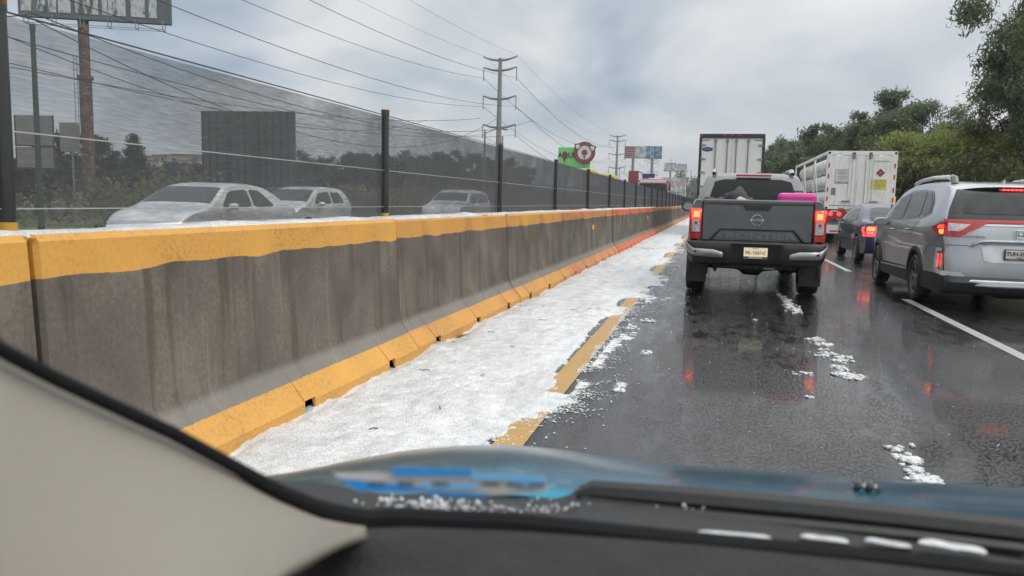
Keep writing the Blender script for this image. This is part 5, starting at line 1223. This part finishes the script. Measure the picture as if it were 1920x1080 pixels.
def tree(label, x, y, h, spread, mat, n=9000, size=.16, trunk=.22, group=None, kind='broad', seed=1, name='tree', base=None, lean=0):
    rs = random.Random(seed); g0 = ground_h(x, y)-.1 if base is None else base
    t_ = thing(name, label, 'tree', (x, y, g0), rs.random()*6, group)
    cs, rd_ = [], []; q = MB()
    if kind == 'conifer':
        q.tube([(0, 0, 0), (0, 0, h*.97)], [trunk, .02], 8)
        for i in range(46):
            u = (i+.5)/46; z = h*(.12+.86*u); r_ = spread*(1-u)**.9*rs.uniform(.7, 1.1); a = rs.random()*6.28
            for f_ in (.35, .75): cs.append((r_*f_*math.cos(a), r_*f_*math.sin(a), z-.25*r_*f_)); rd_.append(.16*spread+.25*r_)
    else:
        th = h*(.34 if kind != 'bush' else .10); q.tube([(0, 0, 0), (.05*h*rs.uniform(-1, 1), .05*h*rs.uniform(-1, 1), th*.6), (0, 0, th)], [trunk, trunk*.8, trunk*.7], 8)
        nl = {'broad': 9, 'euca': 10, 'bush': 13}[kind]
        for i in range(nl):
            a = 6.28*i/nl+rs.uniform(-.4, .4); z1 = h*rs.uniform(.5, .93) if kind != 'bush' else h*rs.uniform(.35, .92)
            rr_ = spread*rs.uniform(.35, 1.0)*(1.05-.55*max(0, z1/h-.55)/.45)
            e_ = Vector((rr_*math.cos(a), rr_*math.sin(a), z1)); s_ = Vector((0, 0, th*rs.uniform(.6, 1))); mid_ = s_.lerp(e_, .5)+Vector((rs.uniform(-.3, .3), rs.uniform(-.3, .3), .06*h))
            q.tube([s_, mid_, e_], [trunk*.45, trunk*.25, .03], 6)
            for f_ in (.55, .8, 1.0):
                p_ = s_.lerp(e_, f_)+Vector((rs.gauss(0, .14), rs.gauss(0, .14), rs.gauss(0, .10)))*spread
                cs.append(tuple(p_)); rd_.append(spread*rs.uniform(.11, .23)*(1.25 if kind == 'bush' else 1))
                br_ = p_+Vector((rs.gauss(0, .17), rs.gauss(0, .17), rs.gauss(.05, .13)))*spread
                if br_.z < h*1.02 and br_.z > th: cs.append(tuple(br_)); rd_.append(spread*rs.uniform(.10, .20)); q.tube([p_, br_], [trunk*.12, .015], 5)
        for i in range(16 if kind != 'bush' else 8):
            uz = rs.uniform(.5, .95); ra = spread*.62*math.sqrt(max(.05, 1-((uz-.62)/.38)**2))*rs.uniform(.1, 1); a = rs.random()*6.28
            e_ = Vector((ra*math.cos(a), ra*math.sin(a), h*uz)); cs.append(tuple(e_)); rd_.append(spread*rs.uniform(.10, .20)); q.tube([Vector((0, 0, th+(h*uz-th)*.45)), e_], [trunk*.16, .015], 5)
    q.build('trunk', 'bark', t_, smooth=True)
    leaf_object(leaves(cs, rd_, n, size, .8, {'euca': .45, 'broad': .1, 'bush': .0, 'conifer': .1}[kind]), 'crown', mat, t_)
    return t_
def tp(px, py, Y_, **k):   # top of a crown at this photo point, this far down the road
    p = atY(px, py, Y_); return p.x, Y_, p.z-ground_h(p.x, Y_)+.1
# right side
tree('tall dark eucalyptus at the right edge, its crown leaving the frame top', 13.6, 35, 13.0, 4.3, 'leaf', 30000, .13, .26, kind='euca', seed=3)
tree('dark eucalyptus crown filling the right edge below the tallest one', 12.9, 36, 9.6, 3.6, 'leaf', 26000, .12, .22, kind='euca', seed=17)
tree('airy eucalyptus crown behind the two at the right edge', 15.6, 42, 12.0, 4.6, 'leaf', 22000, .13, .24, kind='euca', seed=19)
tree('dark leafy tree low at the right edge under the two eucalyptus crowns', 13.6, 40, 7.2, 3.4, 'leafb', 20000, .12, .2, kind='broad', seed=14)
x, y, h = tp(1680, 155, 62); tree('tallest tree of the middle clump, domed crown with sky gaps', x, y, h, 4.2, 'leaf', 26000, .15, .26, kind='broad', seed=11)
x, y, h = tp(1745, 180, 60); tree('open feathery tree right of the tallest middle tree', x+.5, y, h, 3.6, 'leaf', 15000, .13, .2, kind='euca', seed=6)
x, y, h = tp(1620, 200, 66); tree('dark tree left of the tallest middle tree', x, y, h, 3.6, 'leaf', 18000, .15, .22, kind='broad', seed=8)
x, y, h = tp(1800, 210, 50); tree('thin airy tree between the clump and the right edge eucalyptus', x+.5, y, h, 3.0, 'leafb', 12000, .12, .18, kind='euca', seed=9)
for i, (px_, py_, Y_, sp_, mt, sd_, l_) in enumerate(((1690, 262, 40, 2.6, 'leafl', 21, 'light green bushy tree right behind the white container'), (1735, 240, 42, 3.0, 'leafl', 22, 'light green bushy tree above the roof of the blue sedan'), (1785, 228, 40, 2.8, 'leafl', 23, 'tallest light green bushy tree in the verge row'), (1835, 250, 38, 2.8, 'leafl', 24, 'light green bushy tree left of the right edge eucalyptus'), (1880, 280, 36, 2.6, 'leafb', 25, 'olive bushy tree low at the right edge'), (1650, 262, 55, 3.2, 'leafb', 26, 'olive bush just behind the top of the white container'), (1710, 300, 36, 2.0, 'leafb', 27, 'low olive bush over the gap beside the container'), (1930, 300, 34, 2.8, 'leafb', 28, 'olive bush cut by the right frame edge'))):
    x, y, h = tp(px_, py_, Y_); tree(l_, x, y, h, sp_, mt, 15000, .09, .12, kind='bush', seed=sd_, group='bushy trees on the right verge')
rl = ('darkest', 'broad', 'pointed', 'ragged', 'round', 'low', 'wide', 'small', 'pale', 'faint')
for i, (px_, py_, Y_, sp_) in enumerate(((1585, 240, 80, 4.5), (1560, 256, 92, 4.5), (1530, 262, 100, 5), (1500, 255, 108, 5), (1475, 264, 118, 5.5), (1448, 268, 130, 5.5), (1470, 290, 90, 5), (1640, 235, 75, 4), (1430, 285, 150, 6), (1545, 285, 75, 4))):
    x, y, h = tp(px_, py_, Y_); tree('%s dark tree in the far row between the box trailer and the container' % rl[i], x, y, h, sp_, 'leaf', 10000, .28, .3, kind='broad', seed=40+i, group='far trees on the right verge')
# left side, beyond the oncoming lanes
x, y, h = tp(250, 252, 75); tree('dark pointed conifer behind the fence between the rusty pole and the billboard back', x, y, h, 3.4, 'leafd', 11000, .22, .2, kind='conifer', seed=31)
for i, (px_, py_, Y_, sp_, l_) in enumerate(((118, 240, 62, 3.2, 'dark tree left of the rusty pole, behind the fence'), (185, 252, 66, 2.8, 'dark tree just right of the rusty pole'), (60, 300, 58, 3.0, 'low dark tree at the far left behind the pale sign'), (90, 292, 66, 4, 'wide low dark tree between sign and rusty pole'), (215, 300, 80, 4, 'low tree left of the conifer'), (30, 310, 50, 3, 'low shrubby tree at the very left edge'))):
    x, y, h = tp(px_, py_, Y_); tree(l_, x, y, h, sp_, 'leafd', 8000, .2, .2, kind='broad', seed=60+i, group='trees behind the fence on the left')
pos = [(400, 300, 150), (440, 302, 140), (575, 290, 120), (610, 296, 130), (655, 283, 122), (690, 284, 126), (725, 288, 120), (750, 283, 130), (790, 292, 120), (820, 282, 135), (850, 279, 128), (885, 286, 140), (915, 292, 130), (950, 300, 150), (980, 310, 160), (310, 308, 140), (350, 305, 150), (480, 305, 130), (530, 300, 140), (280, 315, 130)]
dl = ('ragged', 'round', 'broad', 'narrow', 'two-headed', 'dense', 'tall', 'leaning', 'sparse', 'flat-topped')
p0 = []
for i, (px_, py_, Y_) in enumerate(pos):
    x, y, h = tp(px_, py_, Y_)
    where = 'left of the billboard back' if px_ < 385 else 'behind the billboard back' if px_ < 550 else 'above the hatchback' if px_ < 715 else 'between post and pylon' if px_ < 900 else 'right of the pylon'
    tree('%s dark tree in the distant line beyond the fence, %s' % (dl[i % 10], where), x, y, h, random.uniform(3.8, 5.2), 'leafd', 6500, .30, .25, kind='broad', seed=90+i, group='distant tree line beyond the fence')
# low scrub behind the opposite carriageway, one tangled mass
cs, rd_ = [], []
for k in range(420):
    y = random.uniform(25, 230); x = -random.uniform(20, 60)-.0*y; cs.append((x, y, ground_h(x, y)+random.uniform(.2, 1.8)+.01*y)); rd_.append(random.uniform(.8, 2.4))
o = leaf_object(leaves(cs, rd_, 60000, .20, .7), 'scrub', 'leafb', None); o['kind'] = 'stuff'; tag(o, 'tangled low scrub and bushes beyond the opposite lanes', 'scrub')
cs, rd_ = [], []
for k in range(260):
    y = random.uniform(22, 160); x = random.uniform(9.5, 17); cs.append((x, y, ground_h(x, y)+random.uniform(.1, 1.0))); rd_.append(random.uniform(.5, 1.2))
o = leaf_object(leaves(cs, rd_, 40000, .14, .7), 'undergrowth', 'leafb', None); o['kind'] = 'stuff'; tag(o, 'low undergrowth along the right verge under the trees', 'undergrowth')
# far hazy woods at the road's end
cs, rd_ = [], []
for k in range(330):
    px_ = random.uniform(1110, 1330); Y_ = random.uniform(330, 480); x = atY(px_, 350, Y_).x; hh = 9+5*fbm(px_*.03, 0, 1) + (4 if 1270 < px_ < 1310 else 0); cs.append((x, Y_, ground_h(x, Y_)+random.uniform(0, 1)*hh)); rd_.append(random.uniform(1.5, 3.5))
o = leaf_object(leaves(cs, rd_, 40000, .6, .8), 'far_wood', 'leaf', None); o['kind'] = 'stuff'; tag(o, 'faint far-off wood closing the end of the road', 'wood')
# white building glimpsed through the right trees
wb = thing('white_building', 'white two-storey building glimpsed under the trees right of the container', 'building', (13.2, 52, .5))
q = MB(); q.box(-2, 4, 0, 6, 0, 4.2); wl_ = q.build('wall', 'white', wb); q = MB(); q.box(-2.1, 4.1, -.1, 6.1, 4.2, 4.4); q.build('roof', 'steel', wb)
for i in range(3):
    q = MB(); q.box(-1.4+1.8*i, -.5+1.8*i, -.03, 0, 2.6, 3.5); q.build('window', 'glass', wl_)

# ================================================================== THE CAR WE SIT IN
own = thing('own_car', 'blue car the photo is taken from: wet hood, black cowl, dark dashboard, beige pillar', 'car', (.55, .2, 0)); own.name = 'car'
off = Vector(own.location)
def local(rows): return [[Vector(p)-off for p in r_] for r_ in rows]
def spl(P, n): return [tuple(v) for v in resample(P, n)]
m, t, b = mk('wet_blue_hood')
co = coord(t)
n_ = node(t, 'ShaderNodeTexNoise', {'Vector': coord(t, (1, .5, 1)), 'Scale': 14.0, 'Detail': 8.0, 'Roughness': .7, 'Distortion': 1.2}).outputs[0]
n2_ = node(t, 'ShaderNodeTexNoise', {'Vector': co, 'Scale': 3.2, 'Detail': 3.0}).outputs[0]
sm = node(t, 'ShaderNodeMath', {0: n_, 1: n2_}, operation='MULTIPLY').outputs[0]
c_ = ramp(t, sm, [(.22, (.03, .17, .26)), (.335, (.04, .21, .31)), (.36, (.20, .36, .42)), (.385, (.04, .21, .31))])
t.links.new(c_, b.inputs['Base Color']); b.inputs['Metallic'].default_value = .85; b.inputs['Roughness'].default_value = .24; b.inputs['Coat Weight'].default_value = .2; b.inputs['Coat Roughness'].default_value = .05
vv = node(t, 'ShaderNodeTexVoronoi', {'Vector': co, 'Scale': 160.0})
bp = node(t, 'ShaderNodeBump', {'Height': ramp(t, vv.outputs['Distance'], [(.1, 1.0), (.4, 0.0)]), 'Strength': .1, 'Distance': .002}); t.links.new(bp.outputs[0], b.inputs['Coat Normal'])
M['hood'] = m
sil = [(500, 905), (570, 890), (640, 873), (750, 851), (850, 840), (960, 838), (1060, 848), (1150, 865), (1300, 881), (1500, 894), (1700, 906), (1920, 919), (2150, 935)]
nearE = [(500, 935), (570, 935), (640, 930), (750, 925), (850, 922), (960, 925), (1060, 935), (1150, 940), (1300, 952), (1500, 970), (1700, 990), (1920, 1015), (2150, 1040)]
NS = 60; S_ = spl(sil, NS); Nn = spl(nearE, NS); rows = []
for k, u in enumerate(np.linspace(0, 1, 10)):
    row = []
    for i in range(NS):
        a = atD(*Nn[i], .72); c2 = atD(*S_[i], 1.10); p_ = a.lerp(c2, u); p_.z += .045*math.sin(PI*u)*.35; row.append(p_)
    rows.append(row)
last, prev = rows[-1], rows[-2]
for k in range(1, 9):
    row = []
    for i in range(NS):
        d = (last[i]-prev[i]); d.z = 0; d.normalize(); p_ = last[i]+d*.09*k; p_.z -= .035*k**1.5*.45+.02*k*.5; row.append(p_)
    rows.append(row)
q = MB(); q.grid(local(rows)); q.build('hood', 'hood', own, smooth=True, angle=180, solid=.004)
# black cowl strip with the parked wiper
M['cowl'] = pm('cowl_plastic', (.022, .024, .026), .6, bump=.3, bs=70, rvar=.12)
top_ = [(380, 880), (480, 903), (600, 905), (700, 925), (900, 935), (1060, 935), (1095, 906), (1300, 920), (1500, 938), (1700, 960), (1920, 985), (2150, 1012)]
bot_ = [(380, 960), (480, 965), (600, 975), (700, 985), (900, 1000), (1060, 1005), (1095, 1006), (1300, 1018), (1500, 1030), (1700, 1045), (1920, 1075), (2150, 1100)]
A_ = spl(top_, 60); Bb = spl(bot_, 60); rows = []
for u in np.linspace(0, 1, 8):
    rows.append([atD(A_[i][0]+(Bb[i][0]-A_[i][0])*u, A_[i][1]+(Bb[i][1]-A_[i][1])*u, .70-.12*u) for i in range(60)])
q = MB(); q.grid(local(rows)); cow = q.build('cowl', 'cowl', own, smooth=True, solid=.004)
q = MB(); q.tube([atD(x_, y_, d_)-off for x_, y_, d_ in ((1080, 928, .68), (1110, 921, .68), (1300, 936, .67), (1500, 954, .66), (1700, 975, .65), (1920, 1000, .64), (2100, 1022, .63))], [.004, .010, .011, .011, .011, .012, .012], 8); wp = q.build('wiper_arm', 'black', own, smooth=True)
q = MB(); q.tube([atD(x_, y_, d_)-off for x_, y_, d_ in ((1100, 950, .66), (1300, 966, .65), (1500, 984, .64), (1700, 1004, .63), (1920, 1030, .62))], .005, 6); q.build('wiper_blade', 'rubber', wp, smooth=True)
# reflections at the windscreen foot, modelled as white strips in the hail material
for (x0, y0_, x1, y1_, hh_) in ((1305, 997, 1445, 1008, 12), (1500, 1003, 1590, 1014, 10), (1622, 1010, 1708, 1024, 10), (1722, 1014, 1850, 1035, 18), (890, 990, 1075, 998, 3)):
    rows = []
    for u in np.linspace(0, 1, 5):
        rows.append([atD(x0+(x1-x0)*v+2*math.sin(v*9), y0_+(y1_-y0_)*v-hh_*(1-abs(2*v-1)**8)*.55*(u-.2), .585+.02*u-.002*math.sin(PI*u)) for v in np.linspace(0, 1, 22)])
    q = MB(); q.grid(local(rows)); q.build('reflection_strip', 'hail', cow, smooth=True, solid=.002)
sl_ = MB()
for k in range(300):
    u = random.random(); px_ = random.gauss(800, 60) if k < 120 else random.uniform(860, 1330); py_ = 950+(px_-800)*.035+random.gauss(0, 8)
    p_ = atD(px_, py_, .655)-off; r_ = random.uniform(.0008, .0022)*(1.5 if k < 120 else 1)
    sl_.add([p_+Vector(v)*r_ for v in ((1, 0, 0), (-1, 0, 0), (0, 1, 0), (0, -1, 0), (0, 0, 1), (0, 0, -1))], [(0, 2, 4), (2, 1, 4), (1, 3, 4), (3, 0, 4), (2, 0, 5), (1, 2, 5), (3, 1, 5), (0, 3, 5)])
o = sl_.build('hail_grains', 'hail', cow, smooth=True, angle=180, kind='stuff')
# washer jet
q = MB()
wp_ = atD(1625, 918, .86)-off
for dx in (-.006, .006): q.lathe([(-.006, .001), (-.006, .005), (-.002, .0085), (.008, .0085)], 14, 'y', wp_+Vector((dx, 0, 0)))
q.box(wp_.x-.013, wp_.x+.013, wp_.y, wp_.y+.012, wp_.z-.012, wp_.z+.004); wj = q.build('washer_jet', 'gloss', own, smooth=True)
q = MB()
for dx in (-.006, .006): q.lathe([(-.0075, .001), (-.0075, .0025), (-.005, .003)], 10, 'y', wp_+Vector((dx, 0, 0)))
q.build('jet_nozzle', 'chrome', wj)
# stickers at the foot of the windscreen
M['sblue'] = pm('sticker_blue', (.02, .24, .58), .5, var=.1, scale=40); M['sblue2'] = pm('sticker_light_blue', (.16, .42, .72), .5); M['spale'] = pm('sticker_pale', (.50, .47, .44), .5, var=.1, scale=30)
def flat(name, quad, d, mat, parent, th=.0006):
    vs = [atD(x_, y_, d)-off for x_, y_ in quad]+[atD(x_, y_, d+th)-off for x_, y_ in quad]; n_ = len(quad)
    q = MB(); q.add(vs, [tuple(range(n_)), tuple(range(2*n_-1, n_-1, -1))]+[(i, (i+1) % n_, (i+1) % n_+n_, i+n_) for i in range(n_)]); return q.build(name, mat, parent)
st_ = flat('windscreen_sticker', [(622, 886), (735, 886), (1022, 892), (1026, 922), (905, 930), (672, 922)], .46, 'spale', own)
for quad, mt in (([(735, 876), (885, 880), (885, 893), (735, 892)], 'sblue'), ([(885, 886), (1020, 893), (1020, 903), (885, 899)], 'sblue2'), ([(632, 896), (700, 903), (800, 915), (790, 922), (672, 920)], 'sblue'), ([(790, 905), (900, 907), (895, 916), (790, 918)], 'sblue2'), ([(960, 900), (1022, 902), (1024, 914), (965, 912)], 'sblue2'), ([(800, 922), (915, 926), (912, 932), (800, 930)], 'sblue')):
    flat('sticker_print', quad, .457, mt, st_)
for x0 in (690, 745, 810, 905, 950, 990): flat('sticker_print', [(x0, 903+(x0-690)*.01), (x0+32, 904+(x0-690)*.01), (x0+32, 909+(x0-690)*.01), (x0, 908+(x0-690)*.01)], .4545, 'ink', st_)
# windscreen rubber / black glass edge
edge = [(-60, 615), (0, 655), (100, 708), (200, 755), (330, 815), (450, 880), (520, 922), (600, 958), (680, 980), (800, 986), (960, 992), (1300, 1028), (1600, 1056), (1920, 1090), (2150, 1118)]
E_ = spl(edge, 70)
def ed(px_): return .42+.16*min(1, max(0, px_)/700)
M['sealblack'] = pm('seal_rubber', (.006, .006, .007), .75, spec=.2)
q = MB(); q.tube([atD(x_, y_-6*min(1, max(0, (x_-600)/150)), ed(x_))-off for x_, y_ in E_], [.0043+.0056*min(1, max(0, (x_-450)/300)) for x_, y_ in E_], 10); q.build('weather_seal', 'sealblack', own, smooth=True)
# dashboard
M['dash'] = pm('dashboard_fabric', (.022, .021, .021), .9, bump=.6, bs=220, var=.3, scale=30)
dtop = [(480, 1100), (560, 1050), (620, 1015), (680, 990), (760, 988), (960, 995), (1300, 1020), (1600, 1050), (1920, 1088), (2150, 1118)]
D_ = spl(dtop, 60); rows = []
for u in np.linspace(0, 1, 10):
    rows.append([atD(D_[i][0]+(D_[i][0]-960)*.25*u-40*u, D_[i][1]+330*u**1.2-10*math.sin(i*.12)*math.sin(PI*u), .56-.26*u) for i in range(60)])
q = MB(); q.grid(local(rows)); q.build('dashboard', 'dash', own, smooth=True, angle=180, solid=.01)
# beige pillar trim
M['beige'] = pm('beige_trim', (.225, .205, .172), .75, var=.03, scale=5, bump=.08, bs=300)
pe = [(-260, 545), (-60, 617), (0, 654), (100, 708), (200, 756), (330, 817), (450, 883), (520, 925), (600, 966), (650, 980), (686, 987)]
pb_ = [(-420, 1300), (-330, 1350), (-250, 1380), (-100, 1400), (50, 1400), (200, 1380), (330, 1320), (400, 1200), (480, 1110), (545, 1062), (600, 1024), (640, 1004), (684, 988)]
PE = spl(pe, 50); PB = spl(pb_, 50); rows = []
for u in np.linspace(0, 1, 14):
    rows.append([atD(PE[i][0]+(PB[i][0]-PE[i][0])*u, PE[i][1]+(PB[i][1]-PE[i][1])*u, ed(PE[i][0])*(1.01-.28*u)-.035*math.sin(PI*u)+.01) for i in range(50)])
q = MB(); q.grid(local(rows)); q.build('pillar_trim', 'beige', own, smooth=True, angle=180, solid=.006)

# ================================================================== DAMP AIR
hm_ = MB(); hm_.box(-720, 720, -125, 1510, -3, 60); ho = hm_.build('haze', 'under', kind='stuff'); tag(ho, 'thin grey damp air over the whole road', 'haze')
m = bpy.data.materials.new('haze'); m.use_nodes = True; t = m.node_tree; t.nodes.clear()
o_ = t.nodes.new('ShaderNodeOutputMaterial'); v_ = t.nodes.new('ShaderNodeVolumePrincipled'); v_.inputs['Color'].default_value = (.86, .90, .93, 1); v_.inputs['Density'].default_value = .0005; v_.inputs['Anisotropy'].default_value = .2
t.links.new(v_.outputs[0], o_.inputs['Volume']); ho.data.materials.clear(); ho.data.materials.append(m)
